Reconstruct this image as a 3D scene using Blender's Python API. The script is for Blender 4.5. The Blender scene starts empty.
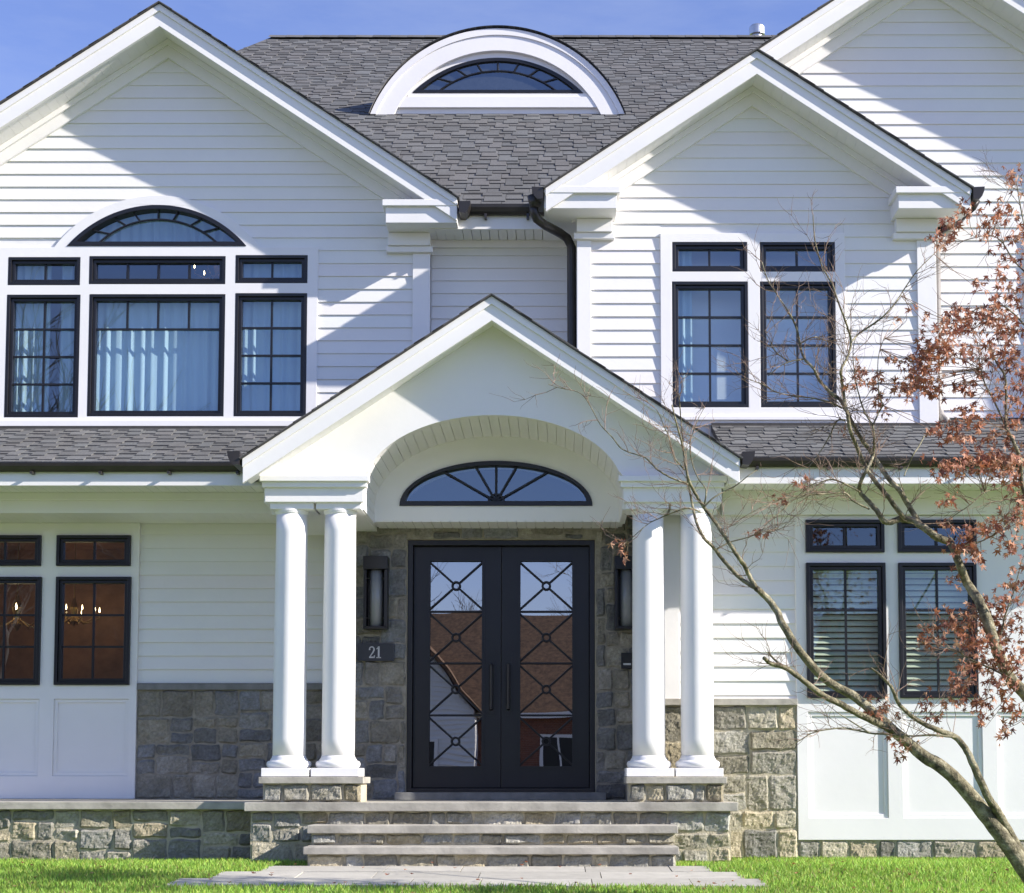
import bpy, bmesh, math, random
import numpy as np
from mathutils import Vector, Matrix
from mathutils.geometry import tessellate_polygon

# ------------------------------------------------------------------ camera, sky, sun, exposure
scene = bpy.context.scene
COL = scene.collection
W_PX, H_PX = 1024, 893
F = 1600.0; XV = 560.0; PPY = 659.0; HOR = 775.0
TH = math.atan((HOR - PPY) / F); CT, ST = math.cos(TH), math.sin(TH)
CZ = 0.75
cam = bpy.data.cameras.new('camera'); camo = bpy.data.objects.new('camera', cam); COL.objects.link(camo)
camo.location = (0, 0, CZ); camo.rotation_euler = (math.pi / 2 + TH, 0, 0)
cam.sensor_width = 36; cam.sensor_fit = 'HORIZONTAL'; cam.lens = 36 * F / W_PX
cam.shift_x = -(XV - W_PX / 2) / W_PX; cam.shift_y = (PPY - H_PX / 2) / W_PX
cam.clip_start = 0.05; cam.clip_end = 2000
scene.camera = camo

SUN = Vector((3.25, -1.0, 1.88)).normalized()
ELEV = math.asin(SUN.z); AZ = math.atan2(SUN.x, SUN.y)
world = bpy.data.worlds.new('World'); scene.world = world; world.use_nodes = True
wn = world.node_tree; bg = wn.nodes['Background']
sky = wn.nodes.new('ShaderNodeTexSky'); sky.sky_type = 'NISHITA'; sky.sun_disc = False
sky.sun_elevation = ELEV; sky.sun_rotation = AZ
sky.air_density = 1.0; sky.dust_density = 0.0; sky.ozone_density = 3.0
skt = wn.nodes.new('ShaderNodeMix'); skt.data_type = 'RGBA'; skt.blend_type = 'MULTIPLY'; skt.inputs[0].default_value = 1; skt.inputs[7].default_value = (1.01, 0.885, 1.12, 1)
wn.links.new(sky.outputs[0], skt.inputs[6]); 
ctc = wn.nodes.new('ShaderNodeTexCoord'); cmp_ = wn.nodes.new('ShaderNodeMapping'); cmp_.inputs['Scale'].default_value = (2.2, 2.2, 9.0); cmp_.inputs['Rotation'].default_value = (0.15, 0.25, 0)
cno = wn.nodes.new('ShaderNodeTexNoise'); cno.inputs['Scale'].default_value = 1.6; cno.inputs['Detail'].default_value = 7; cno.inputs['Roughness'].default_value = 0.6
crm = wn.nodes.new('ShaderNodeMapRange'); crm.inputs['From Min'].default_value = 0.46; crm.inputs['From Max'].default_value = 0.78; crm.inputs['To Max'].default_value = 0.3
cmx = wn.nodes.new('ShaderNodeMix'); cmx.data_type = 'RGBA'; cmx.inputs[7].default_value = (3.4, 3.8, 4.6, 1)
wn.links.new(ctc.outputs['Generated'], cmp_.inputs[0]); wn.links.new(cmp_.outputs[0], cno.inputs['Vector']); wn.links.new(cno.outputs[0], crm.inputs['Value']); wn.links.new(crm.outputs[0], cmx.inputs[0])
wn.links.new(skt.outputs[2], cmx.inputs[6]); wn.links.new(cmx.outputs[2], bg.inputs['Color']); bg.inputs['Strength'].default_value = 0.112
sl = bpy.data.lights.new('sun', 'SUN'); slo = bpy.data.objects.new('sun', sl); COL.objects.link(slo)
sl.energy = 5.0; sl.angle = math.radians(0.5); sl.color = (1.0, 0.93, 0.86)
slo.rotation_euler = SUN.to_track_quat('Z', 'Y').to_euler(); slo.location = (20, -5, 20)
scene.view_settings.view_transform = 'Standard'; scene.view_settings.look = 'None'
scene.view_settings.exposure = 0.90; scene.view_settings.gamma = 1
scene.render.engine = 'CYCLES'
scene.cycles.max_bounces = 10; scene.cycles.diffuse_bounces = 5; scene.cycles.transparent_max_bounces = 12
scene.cycles.use_denoising = True

# ------------------------------------------------------------------ pixel -> world on a known facade plane
def P(px, py, Y):
    u = (px - XV) / F; v = (PPY - py) / F
    dy = CT - v * ST; dz = ST + v * CT
    t = Y / dy
    return Vector((u * t, Y, CZ + dz * t))
def ZP(py, Y): return P(XV, py, Y).z
def XP(px, py, Y): return P(px, py, Y).x
def R(px0, py0, px1, py1, Y):            # pixel rectangle -> x0,x1,z0,z1 on plane Y
    m = (py0 + py1) / 2
    return (XP(px0, m, Y), XP(px1, m, Y), ZP(py1, Y), ZP(py0, Y))

# ------------------------------------------------------------------ mesh builder
LOC = {}
class MB:
    def __init__(s): s.v = []; s.f = []; s.c = []; s.mi = []
    def add(s, vs, fs, col=None, mi=0):
        b = len(s.v); s.v += [tuple(p) for p in vs]
        for f in fs:
            s.f.append(tuple(i + b for i in f)); s.c.append(col or (1, 1, 1)); s.mi.append(mi)
    def box(s, x0, x1, y0, y1, z0, z1, col=None, mi=0):
        if x0 > x1: x0, x1 = x1, x0
        if y0 > y1: y0, y1 = y1, y0
        if z0 > z1: z0, z1 = z1, z0
        v = [(x0,y0,z0),(x1,y0,z0),(x1,y1,z0),(x0,y1,z0),(x0,y0,z1),(x1,y0,z1),(x1,y1,z1),(x0,y1,z1)]
        s.add(v, [(0,3,2,1),(4,5,6,7),(0,1,5,4),(1,2,6,5),(2,3,7,6),(3,0,4,7)], col, mi)
    def extrude(s, poly, axis, a0, a1, holes=(), col=None, mi=0):
        def m(p, a):
            return {'y': (p[0], a, p[1]), 'x': (a, p[0], p[1]), 'z': (p[0], p[1], a)}[axis]
        loops = [list(poly)] + [list(h) for h in holes]
        flat = [p for l in loops for p in l]; n = len(flat)
        tris = tessellate_polygon([[Vector((p[0], p[1], 0)) for p in l] for l in loops])
        vs = [m(p, a0) for p in flat] + [m(p, a1) for p in flat]
        fs = [tuple(t) for t in tris] + [tuple(i + n for i in reversed(t)) for t in tris]
        b = 0
        for l in loops:
            k = len(l)
            for i in range(k):
                j = (i + 1) % k; fs.append((b + i, b + j, b + j + n, b + i + n))
            b += k
        s.add(vs, fs, col, mi)
    def tube(s, path, rad, n=8, col=None, caps=True, mi=0):
        path = [Vector(p) for p in path]; k = len(path)
        if not hasattr(rad, '__len__'): rad = [rad] * k
        vs = []; ref = None
        for i, p in enumerate(path):
            d = (path[min(i + 1, k - 1)] - path[max(i - 1, 0)])
            if d.length < 1e-9: d = Vector((0, 0, 1))
            d.normalize()
            if ref is None:
                ref = Vector((0, 0, 1)) if abs(d.z) < 0.9 else Vector((1, 0, 0))
            a = (ref - d * ref.dot(d))
            if a.length < 1e-6: a = d.orthogonal()
            a.normalize(); b = d.cross(a); ref = a
            for q in range(n):
                t = 2 * math.pi * q / n
                vs.append(p + (a * math.cos(t) + b * math.sin(t)) * rad[i])
        fs = []
        for i in range(k - 1):
            for q in range(n):
                r = (q + 1) % n
                fs.append((i*n+q, i*n+r, (i+1)*n+r, (i+1)*n+q))
        if caps:
            fs.append(tuple(range(n - 1, -1, -1))); fs.append(tuple((k-1)*n + q for q in range(n)))
        s.add(vs, fs, col, mi)
    def lathe(s, prof, cx, cy, n=40, col=None, mi=0):
        vs = []; fs = []
        for r, z in prof:
            for q in range(n):
                t = 2*math.pi*q/n; vs.append((cx + r*math.cos(t), cy + r*math.sin(t), z))
        k = len(prof)
        for i in range(k-1):
            for q in range(n):
                r = (q+1) % n; fs.append((i*n+q, i*n+r, (i+1)*n+r, (i+1)*n+q))
        fs.append(tuple(range(n-1,-1,-1))); fs.append(tuple((k-1)*n+q for q in range(n)))
        s.add(vs, fs, col, mi)
    def build(s, name, mat, parent=None, smooth=False, bevel=0.0, recalc=True, tone=False):
        me = bpy.data.meshes.new(name); me.from_pydata(s.v, [], s.f)
        mats = mat if isinstance(mat, (list, tuple)) else [mat]
        for m in mats: me.materials.append(m)
        if len(mats) > 1: me.polygons.foreach_set('material_index', s.mi)
        if recalc:
            bm = bmesh.new(); bm.from_mesh(me); bmesh.ops.recalc_face_normals(bm, faces=bm.faces[:]); bm.to_mesh(me); bm.free()
        if tone:
            at = me.attributes.new('tone', 'FLOAT_COLOR', 'FACE')
            at.data.foreach_set('color', [q for c in s.c for q in (c[0], c[1], c[2], 1.0)])
        if smooth: me.polygons.foreach_set('use_smooth', [True] * len(me.polygons))
        me.update()
        o = bpy.data.objects.new(name, me); COL.objects.link(o)
        if bevel:
            md = o.modifiers.new('bevel', 'BEVEL'); md.width = bevel; md.segments = 2; md.limit_method = 'ANGLE'; md.angle_limit = math.radians(40)
        LOC[o.name] = Vector((0, 0, 0))
        if parent is not None:
            o.parent = parent; o.matrix_parent_inverse = Matrix.Translation(-LOC[parent.name])
        return o

def tag(o, label=None, cat=None, group=None, kind=None):
    if label: o['label'] = label
    if cat: o['category'] = cat
    if group: o['group'] = group
    if kind: o['kind'] = kind
    return o
def empty(name, loc, label=None, cat=None, group=None, parent=None):
    o = bpy.data.objects.new(name, None); COL.objects.link(o); o.location = loc; o.empty_display_size = 0.2
    LOC[o.name] = Vector(loc)
    return tag(o, label, cat, group)

# ------------------------------------------------------------------ materials
def newmat(name):
    m = bpy.data.materials.new(name); m.use_nodes = True
    nt = m.node_tree; b = nt.nodes['Principled BSDF']
    return m, nt, b
def N(nt, t, **kw):
    n = nt.nodes.new(t)
    for k, v in kw.items(): setattr(n, k, v)
    return n
def noise(nt, scale, detail=4, rough=0.55, mapscale=None, coord='Object'):
    tc = N(nt, 'ShaderNodeTexCoord'); n = N(nt, 'ShaderNodeTexNoise')
    n.inputs['Scale'].default_value = scale; n.inputs['Detail'].default_value = detail; n.inputs['Roughness'].default_value = rough
    if mapscale:
        mp = N(nt, 'ShaderNodeMapping'); mp.inputs['Scale'].default_value = mapscale
        nt.links.new(tc.outputs[coord], mp.inputs[0]); nt.links.new(mp.outputs[0], n.inputs['Vector'])
    else: nt.links.new(tc.outputs[coord], n.inputs['Vector'])
    return n
def ramp(nt, src, stops):
    r = N(nt, 'ShaderNodeValToRGB'); e = r.color_ramp.elements
    while len(e) < len(stops): e.new(0.5)
    for i, (p, c) in enumerate(stops): e[i].position = p; e[i].color = (c[0], c[1], c[2], 1)
    nt.links.new(src, r.inputs[0]); return r
def bump(nt, b, src, dist, strength=1.0):
    bp = N(nt, 'ShaderNodeBump'); bp.inputs['Distance'].default_value = dist; bp.inputs['Strength'].default_value = strength
    nt.links.new(src, bp.inputs['Height']); nt.links.new(bp.outputs[0], b.inputs['Normal']); return bp
def mulcol(nt, a, bsock, fac=1.0):
    m = N(nt, 'ShaderNodeMix', data_type='RGBA', blend_type='MULTIPLY'); m.inputs[0].default_value = fac
    nt.links.new(a, m.inputs[6]); nt.links.new(bsock, m.inputs[7]); return m.outputs[2]
def plain(name, col, rough=0.5, var=0.06, scale=6, bd=0.0, bs=40, mapscale=None, metal=0.0, spec=None):
    m, nt, b = newmat(name)
    n = noise(nt, scale, 5)
    lo = [c * (1 - var) for c in col]; hi = [min(1, c * (1 + var)) for c in col]
    r = ramp(nt, n.outputs[0], [(0.3, lo), (0.7, hi)])
    nt.links.new(r.outputs[0], b.inputs['Base Color']); b.inputs['Roughness'].default_value = rough; b.inputs['Metallic'].default_value = metal
    if spec is not None: b.inputs['Specular IOR Level'].default_value = spec
    if bd:
        n2 = noise(nt, bs, 5, 0.6, mapscale); bump(nt, b, n2.outputs[0], bd)
    return m
def toned(name, rough=0.9, var=0.25, scale=30, bd=0.006, bs=40, spots=None, spec=0.3):
    m, nt, b = newmat(name)
    a = N(nt, 'ShaderNodeAttribute', attribute_name='tone')
    n = noise(nt, scale, 8, 0.65)
    r = ramp(nt, n.outputs[0], [(0.25, (1-var,)*3), (0.75, (1+var,)*3)])
    c = mulcol(nt, a.outputs['Color'], r.outputs[0])
    if spots:
        n3 = noise(nt, spots[0], 3); r3 = ramp(nt, n3.outputs[0], [(0.35, spots[1]), (0.65, (1, 1, 1))]); c = mulcol(nt, c, r3.outputs[0])
    nt.links.new(c, b.inputs['Base Color']); b.inputs['Roughness'].default_value = rough; b.inputs['Specular IOR Level'].default_value = spec
    if bd:
        n2 = noise(nt, bs, 8, 0.7); bump(nt, b, n2.outputs[0], bd)
    return m
M = {}
M['siding'] = plain('painted_siding', (0.80, 0.79, 0.765), 0.5, 0.025, 1.3, 0.0016, 10, (1, 8, 14))
M['board'] = toned('siding_board', 0.5, 0.02, 3.0, 0.0014, 12, None, 0.4)
M['trim'] = plain('white_trim_paint', (0.82, 0.81, 0.79), 0.45, 0.03, 1.6, 0.0009, 14)
M['black'] = plain('black_frame_paint', (0.010, 0.010, 0.012), 0.35, 0.2, 5)
M['door'] = plain('door_paint', (0.010, 0.010, 0.013), 0.38, 0.15, 4)
M['bronze'] = plain('dark_bronze_gutter', (0.035, 0.031, 0.028), 0.35, 0.2, 5, metal=0.2)
M['taupe'] = plain('taupe_pipe', (0.27, 0.25, 0.23), 0.4, 0.1, 5)  # lighter grey brown than the bronze elbow it continues
M['deck'] = plain('roof_edge', (0.05, 0.048, 0.047), 0.9, 0.2, 20)
M['shingle'] = toned('slate_shingle', 0.85, 0.22, 45, 0.003, 90, (2.2, (0.82, 0.81, 0.8)))
M['stone'] = toned('rubble_stone', 0.9, 0.36, 40, 0.016, 50, (9, (0.74, 0.73, 0.68)))
M['darkmortar'] = plain('shaded_mortar', (0.29, 0.265, 0.215), 0.95, 0.25, 14, 0.012, 40)  # darker copy of the mortar, shade of the covered walls put into its colour
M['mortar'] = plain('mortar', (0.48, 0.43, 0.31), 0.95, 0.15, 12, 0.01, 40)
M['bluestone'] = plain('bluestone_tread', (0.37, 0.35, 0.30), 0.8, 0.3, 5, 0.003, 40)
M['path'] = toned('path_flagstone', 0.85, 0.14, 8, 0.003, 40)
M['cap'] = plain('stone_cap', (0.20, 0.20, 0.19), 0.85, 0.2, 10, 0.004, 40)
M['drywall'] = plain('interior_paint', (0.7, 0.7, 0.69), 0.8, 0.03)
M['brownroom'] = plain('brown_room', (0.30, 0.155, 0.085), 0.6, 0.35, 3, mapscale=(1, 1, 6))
M['darkroom'] = plain('dark_room', (0.03, 0.03, 0.032), 0.8, 0.05)  # near-black, so the dimness of unlit rooms sits in the wall colour
M['slate'] = plain('number_plate', (0.035, 0.037, 0.045), 0.5, 0.1, 15)
M['silver'] = plain('silver_numeral', (0.55, 0.55, 0.55), 0.4, 0.05)
M['metal'] = plain('galvanised_metal', (0.55, 0.56, 0.58), 0.35, 0.1, 8, metal=0.8)
M['blind'] = plain('blind_slat', (0.80, 0.80, 0.74), 0.5, 0.04)
M['asphalt'] = plain('asphalt', (0.12, 0.115, 0.11), 0.9, 0.2, 8)

def glassmat(name, tint, base, wob):
    m, nt, b = newmat(name); nt.nodes.remove(b)
    out = nt.nodes['Material Output']
    tr = N(nt, 'ShaderNodeBsdfTransparent'); tr.inputs[0].default_value = (*tint, 1)
    gl = N(nt, 'ShaderNodeBsdfGlossy'); gl.inputs['Roughness'].default_value = 0.004; gl.inputs[0].default_value = (0.72, 0.86, 1.0, 1) if base < 0.3 else (0.93, 0.95, 0.97, 1)
    lw = N(nt, 'ShaderNodeLayerWeight'); lw.inputs[0].default_value = 0.5
    pw = N(nt, 'ShaderNodeMath', operation='POWER'); pw.inputs[1].default_value = 5.0; nt.links.new(lw.outputs['Facing'], pw.inputs[0])
    ad = N(nt, 'ShaderNodeMath', operation='MULTIPLY_ADD', use_clamp=True); ad.inputs[1].default_value = 0.9 - base; ad.inputs[2].default_value = base
    nt.links.new(pw.outputs[0], ad.inputs[0])
    n = noise(nt, 1.3, 1, 0.4); bp = N(nt, 'ShaderNodeBump'); bp.inputs['Distance'].default_value = wob
    nt.links.new(n.outputs[0], bp.inputs['Height']); nt.links.new(bp.outputs[0], gl.inputs['Normal'])
    mx = N(nt, 'ShaderNodeMixShader'); nt.links.new(ad.outputs[0], mx.inputs[0]); nt.links.new(tr.outputs[0], mx.inputs[1]); nt.links.new(gl.outputs[0], mx.inputs[2])
    nt.links.new(mx.outputs[0], out.inputs['Surface']); return m
M['glass'] = glassmat('window_glass', (0.86, 0.94, 0.96), 0.19, 0.0012)
M['bayglass'] = glassmat('bay_glass', (0.80, 0.88, 0.80), 0.12, 0.0012)
M['doorglass'] = glassmat('door_glass', (0.4, 0.42, 0.42), 0.38, 0.0022)
M['lampglass'] = plain('lamp_glass', (0.26, 0.27, 0.28), 0.06, 0.04)
def emis(name, col, s):
    m, nt, b = newmat(name); b.inputs['Base Color'].default_value = (*col, 1)
    b.inputs['Emission Color'].default_value = (*col, 1); b.inputs['Emission Strength'].default_value = s; return m
M['bulb'] = emis('lit_bulb', (1.0, 0.72, 0.38), 8)
M['brass'] = plain('brass', (0.45, 0.30, 0.12), 0.3, 0.1, metal=0.9)
m, nt, b = newmat('sheer_curtain'); M['curtain'] = m
b.inputs['Base Color'].default_value = (0.58, 0.72, 0.76, 1); b.inputs['Roughness'].default_value = 0.8
tl = N(nt, 'ShaderNodeBsdfTranslucent'); tl.inputs[0].default_value = (0.58, 0.72, 0.76, 1); mx = N(nt, 'ShaderNodeMixShader'); mx.inputs[0].default_value = 0.3
nt.links.new(b.outputs[0], mx.inputs[1]); nt.links.new(tl.outputs[0], mx.inputs[2]); nt.links.new(mx.outputs[0], nt.nodes['Material Output'].inputs[0])
m, nt, b = newmat('maple_leaf'); M['leaf'] = m
a = N(nt, 'ShaderNodeAttribute', attribute_name='tone'); nt.links.new(a.outputs['Color'], b.inputs['Base Color'])
b.inputs['Roughness'].default_value = 0.65
tl = N(nt, 'ShaderNodeBsdfTranslucent'); nt.links.new(a.outputs['Color'], tl.inputs[0])
mx = N(nt, 'ShaderNodeMixShader'); mx.inputs[0].default_value = 0.3
nt.links.new(b.outputs[0], mx.inputs[1]); nt.links.new(tl.outputs[0], mx.inputs[2]); nt.links.new(mx.outputs[0], nt.nodes['Material Output'].inputs[0])
m, nt, b = newmat('grass_blade'); M['grass'] = m
a = N(nt, 'ShaderNodeAttribute', attribute_name='tone'); nt.links.new(a.outputs['Color'], b.inputs['Base Color']); b.inputs['Roughness'].default_value = 0.6
tl = N(nt, 'ShaderNodeBsdfTranslucent'); nt.links.new(a.outputs['Color'], tl.inputs[0])
mx = N(nt, 'ShaderNodeMixShader'); mx.inputs[0].default_value = 0.4
nt.links.new(b.outputs[0], mx.inputs[1]); nt.links.new(tl.outputs[0], mx.inputs[2]); nt.links.new(mx.outputs[0], nt.nodes['Material Output'].inputs[0])
m, nt, b = newmat('maple_bark'); M['bark'] = m
n = noise(nt, 14, 8, 0.7); r = ramp(nt, n.outputs[0], [(0.36, (0.05, 0.042, 0.026)), (0.5, (0.17, 0.15, 0.085)), (0.64, (0.36, 0.33, 0.22))])
nt.links.new(r.outputs[0], b.inputs['Base Color']); b.inputs['Roughness'].default_value = 0.85
n2 = noise(nt, 60, 6); bump(nt, b, n2.outputs[0], 0.014)
M['twig'] = plain('maple_twig', (0.24, 0.165, 0.12), 0.8, 0.3, 20)
M['greybark'] = plain('grey_bark', (0.11, 0.095, 0.08), 0.9, 0.3, 6)
m, nt, b = newmat('ground_turf'); M['turf'] = m
n = noise(nt, 3, 8, 0.7); r = ramp(nt, n.outputs[0], [(0.3, (0.17, 0.25, 0.035)), (0.7, (0.26, 0.36, 0.07))])
nt.links.new(r.outputs[0], b.inputs['Base Color']); b.inputs['Roughness'].default_value = 0.95
M['verge'] = plain('dull_verge', (0.11, 0.10, 0.085), 0.95, 0.3, 1.5)
def brickmat():
    m, nt, b = newmat('red_brick'); tc = N(nt, 'ShaderNodeTexCoord'); mp = N(nt, 'ShaderNodeMapping'); mp.inputs['Rotation'].default_value = (math.pi/2, 0, 0)
    t = N(nt, 'ShaderNodeTexBrick'); t.inputs['Scale'].default_value = 4.2; t.inputs['Color1'].default_value = (0.22, 0.075, 0.04, 1); t.inputs['Color2'].default_value = (0.15, 0.05, 0.03, 1); t.inputs['Mortar'].default_value = (0.3, 0.25, 0.2, 1); t.inputs['Mortar Size'].default_value = 0.012
    nt.links.new(tc.outputs['Object'], mp.inputs[0]); nt.links.new(mp.outputs[0], t.inputs['Vector']); nt.links.new(t.outputs[0], b.inputs['Base Color']); b.inputs['Roughness'].default_value = 0.9
    return m
M['brick'] = brickmat()
M['brownroof'] = plain('brown_shingle', (0.15, 0.085, 0.047), 0.9, 0.45, 7, 0.03, 6, (0.6, 3, 3))

rnd = random.Random(7)

# ------------------------------------------------------------------ terrain
def gz(y):
    if y >= 13.0: return 0.0
    if y <= 2.0: return -0.55
    return -0.05 * (13.0 - y)
g = MB(); xs = [-400, -60, -30, -15, -8, 0, 8, 15, 30, 60, 400]; ys = [-400, -100, -40, -12.5, 2, 4.5, 8, 10, 12, 13, 14, 16, 40, 120, 400]
vs = [(x, y, gz(y) - 0.03) for y in ys for x in xs]; nx = len(xs)
for j in range(len(ys)-1):
    for i in range(nx-1): g.add([vs[j*nx+i], vs[j*nx+i+1], vs[(j+1)*nx+i+1], vs[(j+1)*nx+i]], [(0, 1, 2, 3)], mi=0 if (4.4 < ys[j] < 15 and -16 < xs[i] < 16) or ys[j] > 15 else 1)
ground = tag(g.build('ground', [M['turf'], M['verge']], smooth=False, recalc=False), kind='structure')
g = MB(); g.box(-120, 120, -9, 2.2, -0.70, -0.56); tag(g.build('road', M['asphalt']), kind='structure')
g = MB(); g.box(-120, 120, 2.2, 2.36, -0.75, -0.45); g.box(-120, 120, -9.16, -9, -0.75, -0.45); tag(g.build('kerb', M['bluestone']), kind='structure')

# ------------------------------------------------------------------ house planes (metres in front of the lens)
Y_LU, Y_REC, Y_RU, Y_FAR = 15.65, 15.80, 15.20, 15.48
Y_LL, Y_DW, Y_RL = 15.52, 15.17, 14.30
Y_PF = 13.85                                  # portico front
S = 2.0 / 3.0
house = empty('house', (0, 15, 0), 'two storey white clapboard house with slate grey roof, columned portico and stone base', 'house')
H = house

def wall(name, Y, poly, holes=(), thick=0.16, mat='siding'):
    m = MB(); m.extrude(poly, 'y', Y, Y + thick, holes); return m.build(name, M[mat], H)
def rect(x0, x1, z0, z1): return [(x0, z0), (x1, z0), (x1, z1), (x0, z1)]
def rpoly(r): return rect(*r)

def siding(Y, z0, z1, xl, xr, holes=(), expo=0.127, line=None, lap=0.015):
    """clapboards as real lapped wedges; xl/xr functions of z; holes functions z->(x0,x1) or None"""
    phase = ((ZP(line, Y) - z0) % expo) if line else 0.0
    m = MB(); z = z0 + phase
    if phase > 0: z -= expo
    while z < z1 - 0.01:
        a, b = max(z, z0), min(z + expo, z1)
        L0, L1, R0, R1 = xl(a), xl(b), xr(a), xr(b)
        if R0 - L0 > 0.03:
            if R1 < L1: L1 = R1 = (L1 + R1) / 2
            ivs = [(L0, L1, R0, R1)]
            hs = sorted(h for h in (hf(a, b) for hf in holes) if h)
            segs = []; cl0, cl1 = L0, L1
            for h0, h1 in hs:
                if h0 > cl0: segs.append((cl0, cl1, h0, h0))
                cl0 = cl1 = h1
            if cl0 < R0: segs.append((cl0, cl1, R0, R1))
            j = rnd.uniform(-0.0008, 0.0008)
            for (l0, l1, r0, r1) in segs:
                if r0 - l0 < 0.01: continue
                cuts = [0.0]
                w = r0 - l0
                if l0 == l1 and r0 == r1 and w > 2.2:
                    cuts.append(rnd.uniform(0.3, 0.7))
                cuts.append(1.0)
                for q in range(len(cuts) - 1):
                    g0 = 0.0014 if q > 0 else 0; g1 = 0.0014 if q < len(cuts) - 2 else 0
                    a0, a1 = l0 + (r0-l0)*cuts[q] + g0, l0 + (r0-l0)*cuts[q+1] - g1
                    b0, b1 = l1 + (r1-l1)*cuts[q] + g0, l1 + (r1-l1)*cuts[q+1] - g1
                    yb, yt = Y - lap + j, Y - 0.003
                    m.add([(a0, yb, a), (a1, yb, a), (b1, yt, b), (b0, yt, b), (a0, Y + 0.001, a), (a1, Y + 0.001, a), (b1, Y + 0.001, b), (b0, Y + 0.001, b)],
                          [(0,1,2,3), (0,4,5,1), (2,6,7,3), (0,3,7,4), (1,5,6,2)], tuple(q*rnd.uniform(0.972, 1.0) for q in (0.81, 0.80, 0.775)))
        z += expo
    return m.build('siding', M['board'], H, recalc=True, tone=True)
def hole_rect(r, pad=0.0):
    x0, x1, z0, z1 = r
    return lambda a, b: (x0 - pad, x1 + pad) if (b > z0 + 0.002 and a < z1 - 0.002) else None

# arches
def arc_seg(cx, zb, half, rise, n=36):
    Rr = (half*half + rise*rise) / (2*rise); t = math.asin(min(1, half / Rr))
    if rise > half: t = math.pi - t
    return [(cx + Rr*math.sin(-t + 2*t*i/n), zb + rise - Rr + Rr*math.cos(-t + 2*t*i/n)) for i in range(n+1)]
def arc_ell(cx, zb, half, rise, n=40):
    return [(cx - half*math.cos(math.pi*i/n), zb + rise*math.sin(math.pi*i/n)) for i in range(n+1)]

# ------------------------------------------------------------------ windows
def window(r, Y, cols, rows, fw=0.032, sw=0.03, glass='glass'):
    """black framed window as a part of the house; frame mesh with sash, pane and muntins under it"""
    x0, x1, z0, z1 = r
    m = MB()
    m.extrude(rpoly(r), 'y', Y - 0.030, Y + 0.09, [rect(x0+fw, x1-fw, z0+fw, z1-fw)])
    fr = m.build('window', M['black'], H, bevel=0.004)
    i0, i1, k0, k1 = x0+fw+0.001, x1-fw-0.001, z0+fw+0.001, z1-fw-0.001
    m = MB(); m.extrude(rect(i0, i1, k0, k1), 'y', Y - 0.008, Y + 0.06, [rect(i0+sw, i1-sw, k0+sw, k1-sw)])
    m.build('sash', M['black'], fr, bevel=0.003)
    g0, g1, h0, h1 = i0+sw, i1-sw, k0+sw, k1-sw
    m = MB(); m.add([(g0-0.005, Y+0.03, h0-0.005), (g1+0.005, Y+0.03, h0-0.005), (g1+0.005, Y+0.03, h1+0.005), (g0-0.005, Y+0.03, h1+0.005)], [(0,1,2,3)])
    m.build('pane', M[glass], fr, recalc=False)
    m = MB(); b = 0.010
    if isinstance(rows, int): zs_ = [h0 + (h1-h0)*i/rows for i in range(1, rows)]
    else: zs_ = [h0 + (h1-h0)*q for q in rows]
    zlo = h0
    if isinstance(cols, tuple): cols, zlo = cols[0], zs_[0]
    for i in range(1, cols):
        x = g0 + (g1-g0)*i/cols; m.box(x-b, x+b, Y+0.010, Y+0.027, zlo, h1)
    for z in zs_: m.box(g0, g1, Y+0.008, Y+0.0265, z-b, z+b)
    if m.v: m.build('muntin_grid', M['black'], fr)
    return fr

def arch_window(arc, Y, inner_scale, ell=False, fw=0.045, radials=9, fan=False, glass='glass'):
    xs_ = [p[0] for p in arc]; cx = (min(xs_)+max(xs_))/2; zb = min(p[1] for p in arc); half = (max(xs_)-min(xs_))/2; rise = max(p[1] for p in arc)-zb
    fn = arc_ell if ell else arc_seg
    inner = fn(cx, zb + fw, half - fw*(1.25 if ell else 2.1), rise - fw*1.9)
    m = MB(); m.extrude(arc, 'y', Y - 0.035, Y + 0.09, [inner]); fr = m.build('arched_window', M['black'], H, bevel=0.004)
    m = MB(); m.add([(p[0], Y+0.03, p[1]) for p in inner], [tuple(range(len(inner)))]); m.build('pane', M[glass], fr, recalc=False)
    m = MB(); b = 0.011
    ih, ir, izb = half - fw*(1.25 if ell else 2.1), rise - fw*1.9, zb + fw
    if fan:
        for k in range(1, radials + 1):
            t = math.pi * k / (radials + 1)
            # ray from the centre to the inner ellipse
            c, s_ = math.cos(t), math.sin(t); L = 1 / math.sqrt((c/ih)**2 + (s_/ir)**2)
            m.tube([(cx, Y+0.012, izb), (cx + c*L, Y+0.012, izb + s_*L)], 0.0115, 6)
        m.tube([(cx + 0.07*math.cos(math.pi*i/10), Y+0.010, izb + 0.07*math.sin(math.pi*i/10)) for i in range(11)], 0.012, 6)
    else:
        ia = fn(cx, izb, ih*inner_scale, ir*inner_scale*0.97)
        m.tube([(p[0], Y+0.012, p[1]) for p in ia], 0.011, 6)
        n_ = len(inner) - 1
        for k in range(1, radials + 1):
            q = n_*k/(radials + 1); i = int(q); pa = Vector(ia[i]); pb = Vector(inner[i])
            m.tube([(pa.x, Y+0.013, pa.y), (pb.x, Y+0.013, pb.y)], 0.010, 6)
    m.build('muntin_grid', M['black'], fr)
    return fr

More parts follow.
